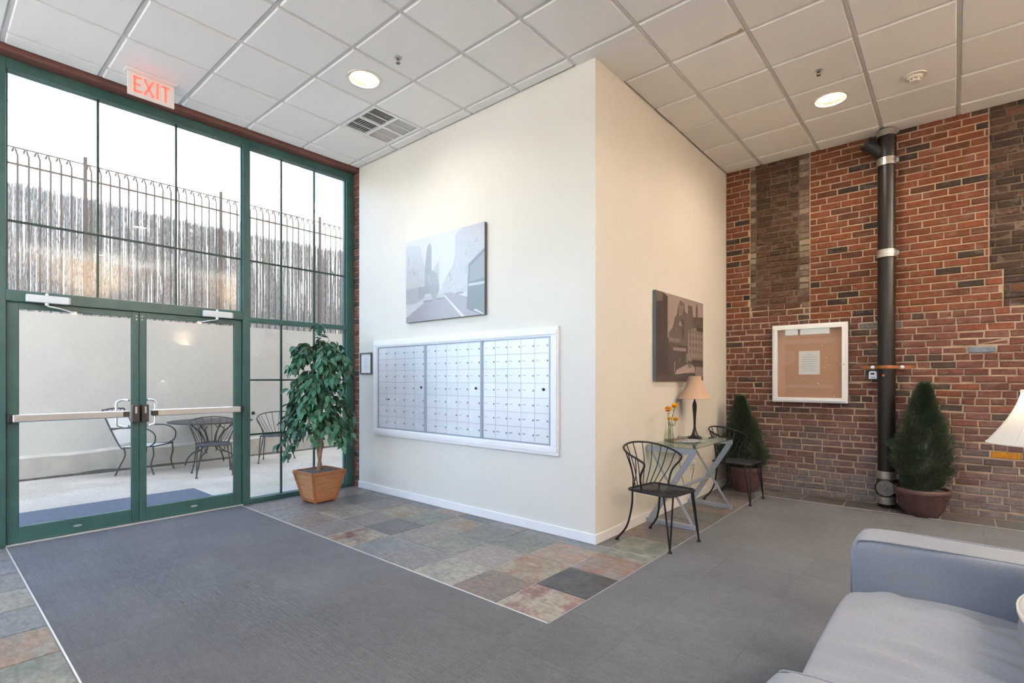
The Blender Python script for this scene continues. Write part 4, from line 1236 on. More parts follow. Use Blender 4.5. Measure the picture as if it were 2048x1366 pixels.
MB().lathe([(0.014, 0), (0.010, 0.004)], 12, (-0.02, -0.077, 1.39), axis='Y').build('rust_spot', M['rust'], t)
t = thing('key_box', 'small black key box with a pale face beside the pipe', 'key box', (-0.668, BY - 0.006, 1.345))
MB().add([(x, y, z) for y in (0, -0.045) for (x, z) in ((-0.046, 0), (0.046, 0), (0.042, 0.09), (0.03, 0.104), (-0.03, 0.104), (-0.042, 0.09))],
         [(5, 4, 3, 2, 1, 0), (6, 7, 8, 9, 10, 11)] + [(k, (k + 1) % 6, 6 + (k + 1) % 6, 6 + k) for k in range(6)]).build('body', M['black'], t, fix=True)
MB().add([(x, y, z) for y in (-0.0455, -0.048) for (x, z) in ((-0.036, 0.01), (0.036, 0.01), (0.034, 0.08), (0.024, 0.092), (-0.024, 0.092), (-0.034, 0.08))],
         [(5, 4, 3, 2, 1, 0), (6, 7, 8, 9, 10, 11)] + [(k, (k + 1) % 6, 6 + (k + 1) % 6, 6 + k) for k in range(6)]).build('face_plate', M['mail'], t, fix=True)
MB().box(-0.02, 0.015, -0.0495, -0.0482, 0.055, 0.075).build('emblem', M['black'], t); MB().box(-0.02, 0.022, -0.0495, -0.0482, 0.022, 0.028).build('emblem', M['black'], t)

# ------------------------------------------------------------------ potted plants
def bezier_leaf(l, w):
    """pointed oval leaf along +x, folded on its midrib, tip drooping"""
    n = 6; vs_ = []; fs_ = []
    for i in range(n + 1):
        s = i / n
        hw = w / 2 * math.sin(PI * min(1, s ** 0.75)) ** 0.9 * (1 - 0.25 * s)
        z = -0.16 * l * s * s
        vs_ += [(l * s, -hw, z + hw * 0.28), (l * s, 0, z), (l * s, hw, z + hw * 0.28)]
    for i in range(n):
        for k in (0, 1): fs_.append((i * 3 + k, i * 3 + k + 1, i * 3 + k + 4, i * 3 + k + 3))
    return vs_, fs_
t = thing('ficus_tree', 'leafy green ficus tree in a square wicker planter by the window', 'potted tree', (-5.36, 2.95, 0), R(2))
ficus = t
b0, b1, hp = 0.115, 0.195, 0.345
def frus(z0, z1, grow=0.0):
    f = lambda z: b0 + (b1 - b0) * z / hp + grow
    a_, c_ = f(z0), f(z1)
    return [(-a_, -a_, z0), (a_, -a_, z0), (a_, a_, z0), (-a_, a_, z0), (-c_, -c_, z1), (c_, -c_, z1), (c_, c_, z1), (-c_, c_, z1)]
pl = MB().add(frus(0.018, hp - 0.02), [(3, 2, 1, 0), (0, 1, 5, 4), (1, 2, 6, 5), (2, 3, 7, 6), (3, 0, 4, 7), (4, 5, 6, 7)]).build('planter', M['wicker'], t)
for sx, sy in ((-1, -1), (1, -1), (1, 1), (-1, 1)):
    MB().obox((sx * (b0 + .004), sy * (b0 + .004), 0.0), (sx * (b1 + .002), sy * (b1 + .002), hp - 0.012), 0.022, 0.022, up=(sx, -sy, 0)).build('corner_post', M['wood_grain'], pl)
for z, g in ((0.028, 0.004), (hp - 0.012, 0.002)):
    e = b0 + (b1 - b0) * z / hp + g
    for (p, q) in (((-e, -e), (e, -e)), ((e, -e), (e, e)), ((e, e), (-e, e)), ((-e, e), (-e, -e))):
        MB().obox((*p, z), (*q, z), 0.022, 0.024).build('rim_rail', M['wood_grain'], pl)
MB().box(-0.165, 0.165, -0.165, 0.165, hp - 0.02, hp - 0.008).build('moss', M['soil'], t)
trunks = [spline([(0.01, -0.02, 0.33), (0.02, 0.01, 0.65), (-0.01, 0.025, 1.0), (0.015, 0.0, 1.35), (0.0, 0.01, 1.62)], 6), spline([(-0.02, 0.03, 0.33), (-0.012, -0.012, 0.62), (0.028, -0.005, 0.95), (-0.005, 0.02, 1.25), (0.03, 0.03, 1.6)], 6)]
for k, p in enumerate(trunks): MB().tube(p, [0.020 - 0.009 * i / len(p) for i in range(len(p))], 8).build('trunk', M['trunk'], t, smooth=True)
MB().tube(spline([(0.0, -0.035, 0.34), (0.034, -0.02, 0.5), (0.02, 0.035, 0.62), (-0.03, 0.02, 0.72), (-0.02, -0.025, 0.82), (0.02, -0.03, 0.92)], 6), 0.006, 6).build('vine', M['trunk'], t, smooth=True)
frg = random.Random(21)
def prof_r(z):
    pts = [(0.50, 0.16), (0.60, 0.36), (0.80, 0.44), (1.1, 0.40), (1.4, 0.40), (1.65, 0.36), (1.78, 0.20), (1.9, 0.12), (2.02, 0.04)]
    for (a_, ra), (c_, rc) in zip(pts, pts[1:]):
        if a_ <= z <= c_: return ra + (rc - ra) * (z - a_) / (c_ - a_)
    return 0.05
leaves = []
mbw = MB()
camdir = Vector((5.36, -2.95, 0.3)).normalized()
for k in range(66):
    z0 = frg.uniform(0.85, 1.85) if k > 3 else 1.72 + 0.05 * k
    a_ = frg.uniform(0, 2 * PI) if k < 44 else math.atan2(camdir.y, camdir.x) + frg.uniform(-1.7, 1.7)
    zt_ = z0 + frg.uniform(-0.1, 0.22)
    rr = prof_r(max(0.55, zt_ - 0.1)) * frg.uniform(0.72, 1.0)
    # keep branches off the glass and the wall
    ex, ey = rr * math.cos(a_), rr * math.sin(a_)
    ex = max(ex, -0.34); ey = min(ey, 0.52)
    tip = Vector((ex, ey, zt_ - 0.16 * rr / 0.4 - frg.uniform(0.0, 0.28)))
    base = Vector((0.0, 0.01, min(z0 - 0.08, 1.6)))
    mid = (base + tip) / 2 + Vector((0, 0, 0.12))
    br_ = spline([base, mid, tip], 7)
    mbw.tube(br_, [0.005 - 0.0035 * i / len(br_) for i in range(len(br_))], 5)
    nl = frg.randint(20, 28)
    for q in range(nl):
        s = 0.28 + 0.72 * (q + 0.5) / nl
        i = min(len(br_) - 2, int(s * (len(br_) - 1)))
        p = br_[i].lerp(br_[i + 1], s * (len(br_) - 1) - i)
        az = a_ + frg.uniform(-1.5, 1.5)
        pit = frg.uniform(0.35, 1.35)
        p = p + Vector((frg.uniform(-.035, .035), frg.uniform(-.035, .035), frg.uniform(-.05, .02)))
        leaves.append((p, az, pit, frg.uniform(-0.6, 0.6), frg.uniform(0.85, 1.35)))
for q in range(40):
    p = Vector((frg.uniform(-.05, .05), frg.uniform(-.05, .05), frg.uniform(1.72, 2.0)))
    leaves.append((p, frg.uniform(0, 2 * PI), frg.uniform(-0.5, 0.9), frg.uniform(-.6, .6), frg.uniform(.75, 1.05)))
mbw.tube([(0.0, 0.01, 1.55), (0.01, 0.0, 1.8), (0.0, 0.015, 1.97)], [0.008, 0.005, 0.002], 6)
mbw.build('branches', M['trunk'], t, kind='stuff')
lv, lf = bezier_leaf(0.088, 0.048)
leaf_me = MB().add(lv, lf).mesh('leaf'); leaf_me.materials.append(M['leaf'])
leaf_me.polygons.foreach_set('use_smooth', [True] * len(leaf_me.polygons))
lim = []
for L_ in leaves:
    p = L_[0]
    if p.x < -0.33: p.x = -0.33
    lim.append(L_)
lim.sort(key=lambda L_: -(L_[0].dot(camdir)))
mbl = MB()
for k, (p, az, pit, roll, sc) in enumerate(lim):
    m4 = Matrix.Translation(p) @ Matrix.Rotation(az, 4, 'Z') @ Matrix.Rotation(pit, 4, 'Y') @ Matrix.Rotation(roll, 4, 'X') @ Matrix.Scale(sc, 4)
    if k < 300:
        o = obj('leaf', leaf_me, None, t); o.matrix_local = m4
    else: mbl.add([m4 @ Vector(v) for v in lv], lf)
mbl.build('foliage', M['leaf'], t, smooth='all', kind='stuff')

def conifer(loc, label, pot_label, rim_r, pot_h, ht, width, seed, lean=0.0, peak=0.3):
    """thing: bushy upright conifer in a bowl"""
    r_ = random.Random(seed)
    t = thing('potted_conifer', label, 'potted plant', loc, 0, group='potted conifers by the brick wall')
    rr = rim_r
    pot = MB().lathe([(rr * .56, 0), (rr * .60, 0.012), (rr * .77, pot_h * .30), (rr * .87, pot_h * .62), (rr * .88, pot_h * .64), (rr * .90, pot_h * .68), (rr * .95, pot_h * .84), (rr * .99, pot_h * .86), (rr * 1.0, pot_h * .96), (rr * .97, pot_h), (rr * .88, pot_h), (rr * .84, pot_h * .9)], 40, cap1=False).build('bowl', M['terracotta'], t, smooth=True)
    mbr = MB()
    for k in range(34):                                       # raised scroll band
        a_ = 2 * PI * k / 34
        q = [(math.cos(a_ + s_ * .09) * rr * (.925 + .02 * (z_ / .14)), math.sin(a_ + s_ * .09) * rr * (.925 + .02 * (z_ / .14)), pot_h * (.70 + z_)) for s_, z_ in ((-1, .01), (-.2, .12), (.5, .10), (.3, .03), (1, .05))]
        mbr.tube(spline(q, 3), 0.004, 5)
    mbr.build('relief_band', M['terracotta'], pot, smooth=True)
    MB().lathe([(rr * .86, pot_h * .88), (rr * .86, pot_h * .91)], 32).build('soil', M['soil'], t)
    MB().tube(spline([(0, 0, pot_h * .8), (0.01, 0.005, pot_h + ht * .4), (lean * .8, 0, pot_h + ht * .96)], 6), [0.014] * 7 + [0.009] * 6, 7).build('stem', M['trunk'], t, smooth=True)
    def shape(s):
        if s < peak: return 0.66 + 0.34 * math.sin(s / peak * PI / 2)
        return max(0.015, 1 - ((s - peak) / (1 - peak)) ** 0.95) ** 0.9
    mb = MB()
    core = []                                                  # dense dark inside
    for i in range(13):
        s = i / 12
        core.append((width * 0.55 * shape(s) * (1 - 0.25 * s), pot_h * .93 + ht * 0.93 * s))
    c0 = len(mb.v)
    mb.lathe(core, 18)
    mb.v = [(x + lean * (z - pot_h) / ht + 0.02 * r_.uniform(-1, 1), y + 0.02 * r_.uniform(-1, 1), z) for x, y, z in mb.v]
    n = 8500
    for i in range(n):
        s = min(1.0, r_.random() ** 0.85)
        a_ = r_.uniform(0, 2 * PI)
        lump = 0.90 + 0.14 * math.sin(3 * a_ + 13 * s) + 0.15 * math.sin(4 * a_ - 27 * s) + 0.10 * math.sin(9 * a_ + 41 * s)
        R_ = width * shape(s) * lump * (0.55 + 0.45 * r_.random() ** 0.6)
        p = Vector((R_ * math.cos(a_) + lean * s, R_ * math.sin(a_), pot_h * .93 + ht * s * 0.95))
        out = Vector((math.cos(a_) * 0.75, math.sin(a_) * 0.75, r_.uniform(0.35, 1.35))).normalized()
        ln = r_.uniform(0.04, 0.12) * (1 - .25 * s)
        side = out.cross(Vector((r_.uniform(-1, 1), r_.uniform(-1, 1), r_.uniform(-1, 1)))).normalized() * r_.uniform(0.002, 0.004)
        q = p + out * ln
        m_ = p + out * ln * .5
        mb.add([p, m_ + side, q, m_ - side], [(0, 1, 2, 3)])
        s2 = out.cross(side).normalized()
        for sg in (-1, 1):
            for f_ in (.3, .6):
                b_ = p + out * ln * f_
                mb.add([b_, b_ + s2 * sg * .016 + out * .022, b_ + out * .007], [(0, 1, 2)])
    # keep the needles in front of the brick and partition
    ymax = BY - 0.02 - loc[1]; xmin = BX + 0.02 - loc[0]
    mb.v = [(max(x, xmin + r_.random() * .02), min(y, ymax - r_.random() * .02), z) for x, y, z in mb.v]
    mb.build('needles', M['needle'], t, kind='stuff')
    return t
conifer((-0.245, 6.545, 0.0), 'taller bushy conifer in a brown bowl, right of the black pipe', '', 0.235, 0.27, 1.08, 0.225, 5, 0.02, 0.38)
conifer((-1.915, 6.560, 0.0), 'smaller conifer in a brown bowl behind the far iron chair', '', 0.19, 0.30, 0.88, 0.245, 9, -0.06, 0.22)

# ------------------------------------------------------------------ glass-topped table with crossed silver legs
t = thing('glass_table', 'glass-topped table with crossed silver metal legs against the partition', 'table', (-1.98, 5.04, 0))
TX, TY, TZ = 0.235, 0.52, 0.735
MB().box(-TX, TX, -TY, TY, TZ - 0.010, TZ).build('glass_top', M['glass_table'], t, bevel=0.002)
for e in (-1, 1):
    y = e * (TY - 0.02)
    fr_ = MB().box(-TX + .005, TX - .002, y - 0.014, y + 0.014, TZ - 0.060, TZ - 0.012).build('top_bar', M['silver'], t, bevel=0.003)
    MB().box(-TX - .002, TX - .006, y - 0.014, y + 0.014, 0.0, 0.044).build('foot_bar', M['silver'], t, bevel=0.003)
    MB().obox((TX - 0.030, y, TZ - 0.058), (-TX + 0.045, y, 0.043), 0.012, 0.052, up=(0.82, 0, 0.57)).build('cross_leg', M['silver'], t)
    MB().obox((-TX + 0.035, y - e * 0.014, TZ - 0.058), (TX - 0.035, y - e * 0.014, 0.043), 0.012, 0.020, up=(0.82, 0, -0.57)).build('cross_rod', M['silver'], t)
    for x in (-TX + .03, TX - .03): MB().lathe([(0.014, TZ - 0.0125), (0.014, TZ - 0.0102)], 12, (x, y, 0)).build('suction_pad', M['silver'], t)
    MB().lathe([(0.013, 0), (0.011, 0.005)], 12, (-0.02, y - 0.007, 0.30), axis='Y').build('bolt_cap', M['alu'], t)
MB().box(-0.055, -0.025, -TY + 0.03, TY - 0.03, 0.285, 0.315).build('stretcher', M['silver'], t, bevel=0.002)

# ------------------------------------------------------------------ wire-back iron chairs
def iron_chair(label, loc, rotz, m, group):
    t = thing('iron_chair', label, 'chair', loc, rotz, group)
    sh, hw = 0.43, 0.205
    rim = rounded_rect(0.42, 0.42, 0.07, sh, 5)
    rm = MB().tube(rim, 0.009, 8, closed=True).build('seat_rim', M[m], t, smooth=True)
    mb = MB()
    n = 26
    for k in range(n):
        u = -0.40 + 0.80 * (k + .5) / n
        for s in (1, -1):
            # diagonal strands clipped to the seat
            pts = []
            for q in (-1, 1):
                pass
            lo_ = max(-0.2, (u - 0.2)); hi_ = min(0.2, (u + 0.2))
            if hi_ - lo_ < 0.03: continue
            a_, c_ = (lo_, s * (u - lo_)), (hi_, s * (u - hi_))
            # skip the cut corners
            def clip(p, q):
                P = Vector((*p, sh)); Q = Vector((*q, sh))
                return P.lerp(Q, 0.0), Q.lerp(P, 0.0)
            P, Q = clip(a_, c_)
            sag = lambda v: Vector((v.x, v.y, sh - 0.012 * max(0, 1 - (v.x / .2) ** 2) * max(0, 1 - (v.y / .2) ** 2)))
            m_ = (P + Q) / 2
            d_ = (Q - P).length
            if d_ > 0.08:
                inset = 0.0
                if abs(u) > 0.31: continue
            mb.tube([sag(P), sag(m_), sag(Q)], 0.0022, 4)
    mb.build('seat_mesh', M[m], t)
    # hoop of the back: rises from the seat sides, sweeps round behind
    hoop = [(-0.06, -0.195, sh), (-0.045, -0.235, 0.56), (0.02, -0.275, 0.665), (-0.02, -0.295, 0.705), (-0.14, -0.285, 0.75), (-0.24, -0.19, 0.785), (-0.285, 0.0, 0.80)]
    hoop = hoop + [(x, -y, z) for x, y, z in hoop[-2::-1]]
    hp_ = spline(hoop, 7)
    MB().tube(hp_, 0.0085, 8).build('back_hoop', M[m], t, smooth=True)
    N = len(hp_)
    for k in range(11):
        f = 0.27 + 0.46 * k / 10
        q = hp_[int(round(f * (N - 1)))]
        g = (k - 5) / 5
        b_ = Vector((-0.21 + 0.055 * abs(g) ** 2.2 if abs(g) < .9 else -0.15, g * 0.19, sh))
        m_ = b_.lerp(q, 0.5) + Vector((0.018, 0, 0))
        MB().tube(spline([b_, m_, q], 4), 0.0042, 6).build('back_rod', M[m], t, smooth=True)
    for s in (-1, 1):
        # front hairpin leg
        f0 = Vector((0.215, s * 0.22, 0.012))
        lg = MB().tube([(0.200, s * 0.150, sh), tuple(f0)], 0.0075, 8).tube([(0.150, s * 0.205, sh), tuple(f0)], 0.0075, 8).build('front_leg', M[m], t, smooth=True)
        MB().lathe([(0.017, 0), (0.017, 0.008), (0.009, 0.018)], 12, (f0.x, f0.y, 0)).build('foot', M[m], lg, smooth=True)
        p = spline([(-0.15, s * 0.195, sh), (-0.150, s * 0.205, 0.30), (-0.185, s * 0.225, 0.13), (-0.27, s * 0.245, 0.012)], 6)
        lg = MB().tube(p, 0.0085, 8).build('rear_leg', M[m], t, smooth=True)
        MB().lathe([(0.017, 0), (0.017, 0.008), (0.009, 0.018)], 12, (p[-1].x, p[-1].y, 0)).build('foot', M[m], lg, smooth=True)
    return t
iron_chair('black wire-back iron chair at the near end of the glass table', (-1.855, 4.075, 0), R(-8), 'iron', 'wire-back iron chairs by the glass table')
iron_chair('black wire-back iron chair between the glass table and conifer', (-1.855, 6.04, 0), R(-2), 'iron', 'wire-back iron chairs by the glass table')

# ------------------------------------------------------------------ on the table
t = thing('table_lamp', 'dark bronze table lamp with a tan bell shade', 'lamp', (-2.06, 5.33, TZ))
MB().lathe([(0.072, 0), (0.072, 0.010), (0.062, 0.018), (0.038, 0.028), (0.026, 0.055), (0.017, 0.09)], 28).build('base', M['lampbase'], t, smooth=True)
MB().lathe([(0.016, 0.088), (0.012, 0.13), (0.014, 0.22), (0.022, 0.31), (0.023, 0.345), (0.016, 0.375), (0.009, 0.39), (0.008, 0.43)], 20).build('stem', M['lampbase'], t, smooth=True)
def bell(r0, r1, z0, h, n=10):
    return [(r1 + (r0 - r1) * (1 - s) ** 1.55, z0 + h * s) for s in [i / n for i in range(n + 1)]]
def bell_shade(parent, mname, r0, r1, z0, h, trim):
    pr = bell(r0, r1, z0, h)
    full = pr + [(r - 0.0025, z) for r, z in pr[::-1]]
    sh = MB().lathe(full + [full[0]], 72, cap0=False, cap1=False).build('lamp_shade', M[mname], parent, smooth=True)
    MB().lathe([(r0 + .0005, z0 - .002), (r0 + .001, z0 + .003), (r0 - .0015, z0 + .004), (r0 - .003, z0 - .002), (r0 + .0005, z0 - .002)], 72, cap0=False, cap1=False).build('bottom_trim', trim, sh, smooth=True)
    MB().lathe([(r1 + .002, z0 + h - .010), (r1 + .003, z0 + h), (r1 - .003, z0 + h), (r1 - .002, z0 + h - .010), (r1 + .002, z0 + h - .010)], 48, cap0=False, cap1=False).build('top_trim', trim, sh, smooth=True)
    for k in range(8):
        a_ = 2 * PI * k / 8 + .2
        MB().tube([(r * math.cos(a_) * 1.003, r * math.sin(a_) * 1.003, z) for r, z in pr], 0.0012, 4).build('seam', trim, sh)
    return sh
bell_shade(t, 'shade_tan', 0.168, 0.062, 0.415, 0.235, M['shade_tan'])
MB().lathe([(0.004, 0.42), (0.004, 0.655), (0.007, 0.662), (0.003, 0.672)], 10).build('finial', M['lampbase'], t, smooth=True)
MB().tube(spline([(-0.07, -0.01, 0.006), (-0.11, -0.06, 0.006), (-0.155, -0.05, 0.006), (-0.157, -0.045, -0.10), (-0.15, 0.02, -0.40), (-0.135, 0.15, -0.62), (-0.13, 0.30, -0.40), (-0.142, 0.345, -0.33)], 6), 0.003, 6).build('cord', M['cord'], t, smooth=True)

t = thing('glass_vase', 'clear ribbed glass vase of orange flowers on the table', 'vase', (-2.035, 4.635, TZ))
prof = [(0.034, 0.0), (0.046, 0.012), (0.047, 0.05), (0.043, 0.09), (0.036, 0.135), (0.035, 0.165), (0.044, 0.21)]
full = []
pp = [p for p in spline([(r, 0, z) for r, z in prof], 5)]
for i, p in enumerate(pp): full.append((p.x + 0.0016 * math.sin(i * 1.57 * 2 + .8), p.z))
inner = [(r - 0.004, max(z, 0.006)) for r, z in full[::-1]]
MB().lathe(full + inner, 28, cap0=True, cap1=True).build('vase_body', M['glass_vase'], t, smooth=True)
for k in range(13):
    z = 0.02 + k * 0.0105
    r_ = 0.0475 - max(0, z - 0.05) * 0.12
    MB().lathe([(r_, z), (r_ + .0018, z + .003), (r_, z + .006)], 28, cap0=False, cap1=False).build('rib', M['glass_vase'], t, smooth=True)
MB().lathe([(0.030, 0.008), (0.041, 0.014), (0.042, 0.05), (0.038, 0.09), (0.034, 0.12)], 24).build('water', M['water'], t, smooth=True)
def flower(label, tip, size, m, seed):
    r_ = random.Random(seed)
    f = thing('flower', label, 'flower', (-2.035, 4.635, TZ), group='orange flowers in the vase')
    b_ = Vector((r_.uniform(-.012, .012), r_.uniform(-.012, .012), 0.02))
    p = spline([b_, (tip[0] * .25, tip[1] * .25, 0.17), (tip[0] * .75, tip[1] * .75, tip[2] - 0.05), tip], 5)
    MB().tube(p, 0.0028, 6).build('stem', M['stem'], f, smooth=True)
    mb = MB()
    for n, lat in ((8, -0.55), (11, -0.15), (11, 0.25), (9, 0.62), (6, 0.98), (3, 1.35)):
        for k in range(n):
            a_ = 2 * PI * (k + r_.random() * .6) / n
            la = lat + r_.uniform(-.12, .12)
            d_ = Vector((math.cos(a_) * math.cos(la), math.sin(a_) * math.cos(la), math.sin(la) * .85))
            sd = Vector((-math.sin(a_), math.cos(a_), 0)) * size * .17
            up = d_.cross(sd).normalized() * size * .05
            P = Vector(tip) + Vector((0, 0, size * .12)); L_ = size * r_.uniform(.44, .54)
            mb.add([P, P + d_ * L_ * .7 + sd, P + d_ * L_ + sd * .5 + up, P + d_ * L_ - sd * .5 + up, P + d_ * L_ * .7 - sd], [(0, 1, 2, 3, 4)])
    mb.build('blossom', M[m], f)
    for s in (0, 1):
        q = p[8 + 3 * s]; d_ = Vector((r_.uniform(-1, 1), r_.uniform(-1, 1), .5)).normalized() * .035
        sd = d_.cross(Vector((0, 0, 1))).normalized() * .006
        MB().add([q, q + d_ * .5 + sd, q + d_, q + d_ * .5 - sd], [(0, 1, 2, 3)]).build('leaf', M['stem'], f)
flower('deep orange flower, upper left in the glass vase', (-0.005, -0.01, 0.320), 0.078, 'petal', 1)
flower('orange yellow flower, highest in the glass vase', (0.012, 0.105, 0.350), 0.074, 'petal_y', 2)
flower('small yellow flower low above the vase mouth', (0.004, 0.0, 0.238), 0.050, 'petal_y', 3)
flower('yellow flower leaning right, lower in the vase', (0.03, 0.085, 0.225), 0.060, 'petal_y', 4)
for i, (x, y, rz, w, h, m, lab) in enumerate(((-2.03, 5.06, 0.25, 0.20, 0.26, 'mag1', 'red and dark magazine, bottom one under the lamp'), (-1.97, 4.99, -0.35, 0.19, 0.25, 'mag2', 'pale magazine, topmost on the glass table'), (-2.08, 4.97, 0.9, 0.20, 0.26, 'mag3', 'brown magazine in the loose pile on the table'))):
    zz = TZ + (0.0005, 0.0095, 0.0050)[i]
    g = thing('magazine', lab, 'magazine', (x, y, zz), rz, group='magazines on the glass table')
    MB().box(-w / 2, w / 2, -h / 2, h / 2, 0.0006, 0.0030).build('pages', M['paper'], g)
    MB().box(-w / 2, w / 2 + .001, -h / 2, h / 2, 0.0031, 0.0038).build('cover', M[m], g)

# outlet behind the table
t = thing('wall_outlet', 'ivory wall outlet with plugs behind the glass table', 'outlet', (BX, 5.67, 0.34))
MB().box(0.0005, 0.007, -0.036, 0.036, 0, 0.118).build('cover_plate', M['plate'], t, bevel=0.002)
MB().box(0.007, 0.04, -0.02, 0.022, 0.066, 0.106).build('plug', M['plate'], t, bevel=0.004)
MB().box(0.007, 0.034, -0.016, 0.016, 0.012, 0.045).build('plug', M['plate'], t, bevel=0.004)

# ------------------------------------------------------------------ sofa
t = thing('sofa', 'light grey linen sofa in the near right corner', 'sofa', (0.10, 2.04, 0))
def sm(name, me, parent=None, m='sofa'): return obj(name, me, M[m], parent or t, smooth='all')
def wob(a, f, g=0.0):
    return lambda p: p
def arm_fn(p):
    q = p.copy()
    q.y += 0.006 * math.sin(p.x * 9 + p.z * 14)
    return q
for s, nm in ((1, 'arm'), (-1, 'arm')):
    A = sm(nm, soft(0.0, s * 0.775, 0.355, 0.90, 0.245, 0.61, k=13, n=18, fn=arm_fn))
    for e in (-1, 1):
        # piping along the top edge of the arm
        y = s * 0.775 + e * 0.108
        pth = spline([(-0.445, y, 0.18), (-0.446, y, 0.50), (-0.428, y, 0.615), (-0.36, y, 0.655), (0.1, y, 0.657), (0.40, y, 0.655)], 6)
        MB().tube(pth, 0.0035, 6).build('piping', M['sofa'], A, smooth=True)
sm('base', soft(0.0, 0.0, 0.185, 0.82, 1.32, 0.27, k=14, n=8))
def seat_fn(p):
    q = p.copy()
    top = max(0.0, p.z / 0.09)
    w = 0.013 * math.sin(p.y * 52 + 2.2 * math.sin(p.x * 5)) * max(0, 1 - abs(p.y + .15) * 0.9) + 0.007 * math.sin(p.y * 23 - p.x * 9)
    w *= max(0.0, 1 - abs(p.x / 0.31) ** 3)
    q.z += top * (0.030 * max(0, 1 - (p.x / .32) ** 2) * max(0, 1 - (p.y / .7) ** 2) + w)
    if top > 0.2: q.x -= 0.012 * (1 - (p.y / .7) ** 2)
    q.z += 0.012 * top * math.exp(-((p.y - 0.52 + 0.3 * p.x) / 0.05) ** 2) * math.sin(p.x * 30)
    return q
sm('seat_cushion', soft(-0.14, 0.0, 0.385, 0.62, 1.295, 0.155, k=8, n=84, fn=seat_fn))
def back_fn(p):
    q = p.copy(); q.x += 0.22 * (p.z + 0.17)
    return q
for s in (-1, 1): sm('back_cushion', soft(0.16, s * 0.325, 0.615, 0.20, 0.64, 0.42, k=5, n=14, fn=back_fn))
sm('backrest', soft(0.375, 0.0, 0.41, 0.15, 1.32, 0.72, k=12, n=10))
for sx in (-1, 1):
    for sy in (-1, 1): MB().lathe([(0.018, 0), (0.026, 0.075)], 14, (sx * 0.37, sy * 0.80, 0)).build('leg', M['wood'], t, smooth=True)

# ------------------------------------------------------------------ lit lamps on the end tables
def end_table(label, x, y):
    t = thing('end_table', label, 'table', (x, y, 0), group='round end tables beside the sofa')
    MB().lathe([(0.17, 0.475), (0.175, 0.482), (0.175, 0.493), (0.17, 0.50)], 32).build('table_top', M['wood'], t, smooth=True)
    MB().lathe([(0.022, 0.02), (0.03, 0.15), (0.018, 0.3), (0.03, 0.475)], 16).build('pedestal', M['wood'], t, smooth=True)
    MB().lathe([(0.13, 0), (0.13, 0.012), (0.03, 0.03)], 28).build('base', M['wood'], t, smooth=True)
def lit_lamp(label, x, y):
    t = thing('table_lamp', label, 'lamp', (x, y, 0.50), group='lit lamps beside the sofa')
    MB().lathe([(0.075, 0), (0.075, 0.014), (0.03, 0.035), (0.018, 0.07)], 24).build('base', M['lampbase'], t, smooth=True)
    MB().lathe([(0.017, 0.065), (0.013, 0.15), (0.026, 0.32), (0.018, 0.42), (0.009, 0.47), (0.008, 0.66)], 20).build('stem', M['lampbase'], t, smooth=True)
    sh = bell_shade(t, 'shade_white', 0.19, 0.072, 0.565, 0.24, M['shade_white'])
    MB().lathe([(0.004, 0.66), (0.004, 0.81), (0.007, 0.816), (0.003, 0.826)], 10).build('finial', M['lampbase'], t, smooth=True)
    MB().lathe([(0.012, 0.655), (0.028, 0.69), (0.03, 0.715), (0.018, 0.745), (0.004, 0.752)], 18).build('bulb', glow_mat('bulb_glow', (1, 0.80, 0.55), 3.0), t, smooth=True)
    ld = bpy.data.lights.new('lamp_light', 'POINT'); ld.energy = LAMP_W; ld.color = (1.0, 0.77, 0.52); ld.shadow_soft_size = 0.045
    lo = bpy.data.objects.new('lamp_light', ld); COL.objects.link(lo); lo.parent = t; lo.location = (0, 0, 0.775)
end_table('round dark end table past the far sofa arm', 0.30, 3.245)
lit_lamp('lit white bell-shade lamp at the far end of the sofa', 0.30, 3.245)
end_table('round dark end table before the near sofa arm', 0.25, 0.90)
lit_lamp('lit white bell-shade lamp at the near end of the sofa, lowest right in the picture', 0.25, 0.90)

# sconces behind the sofa: one mirrored in the doors, two added for ceiling light
def sconce(label, y, z, power):
    t = thing('wall_sconce', label, 'wall lamp', (RX, y, z), group='uplighters on the right wall')
    n = 14; vs_ = []; fs_ = []
    for (r, z) in ((0.03, 0.0), (0.10, 0.06), (0.15, 0.16), (0.16, 0.22)):
        for k in range(n + 1):
            a_ = PI / 2 + PI * k / n
            vs_.append((r * math.cos(a_) - 0.002, r * math.sin(a_), z))
    for i in range(3):
        for k in range(n): fs_.append((i * (n + 1) + k, i * (n + 1) + k + 1, (i + 1) * (n + 1) + k + 1, (i + 1) * (n + 1) + k))
    fs_.append(tuple(range(n + 1)))
    MB().add(vs_, fs_).build('bowl', M['shade_white'], t, smooth=True)
    MB().box(-0.012, -0.001, -0.05, 0.05, -0.03, 0.22).build('back_plate', M['brass'], t)
    ld = bpy.data.lights.new('sconce_light', 'AREA'); ld.shape = 'DISK'; ld.size = 0.18; ld.energy = SCONCE_W * power; ld.color = (1.0, 0.91, 0.81); ld.spread = R(150)
    lo = bpy.data.objects.new('sconce_light', ld); COL.objects.link(lo); lo.parent = t; lo.location = (-0.14, 0, 0.20); lo.rotation_euler = (PI, R(4), 0)
for k, (y, z, pw) in enumerate(((4.43, 2.0, 0.10), (5.9, 2.95, 1.4), (2.6, 2.95, 1.4))): sconce(('white uplighter bowl on the right wall, out of view', 'added white uplighter bowl high in the brick wall corner, unseen, for ceiling light', 'added white uplighter bowl high behind the sofa, unseen, for ceiling light')[k], y, z, pw)

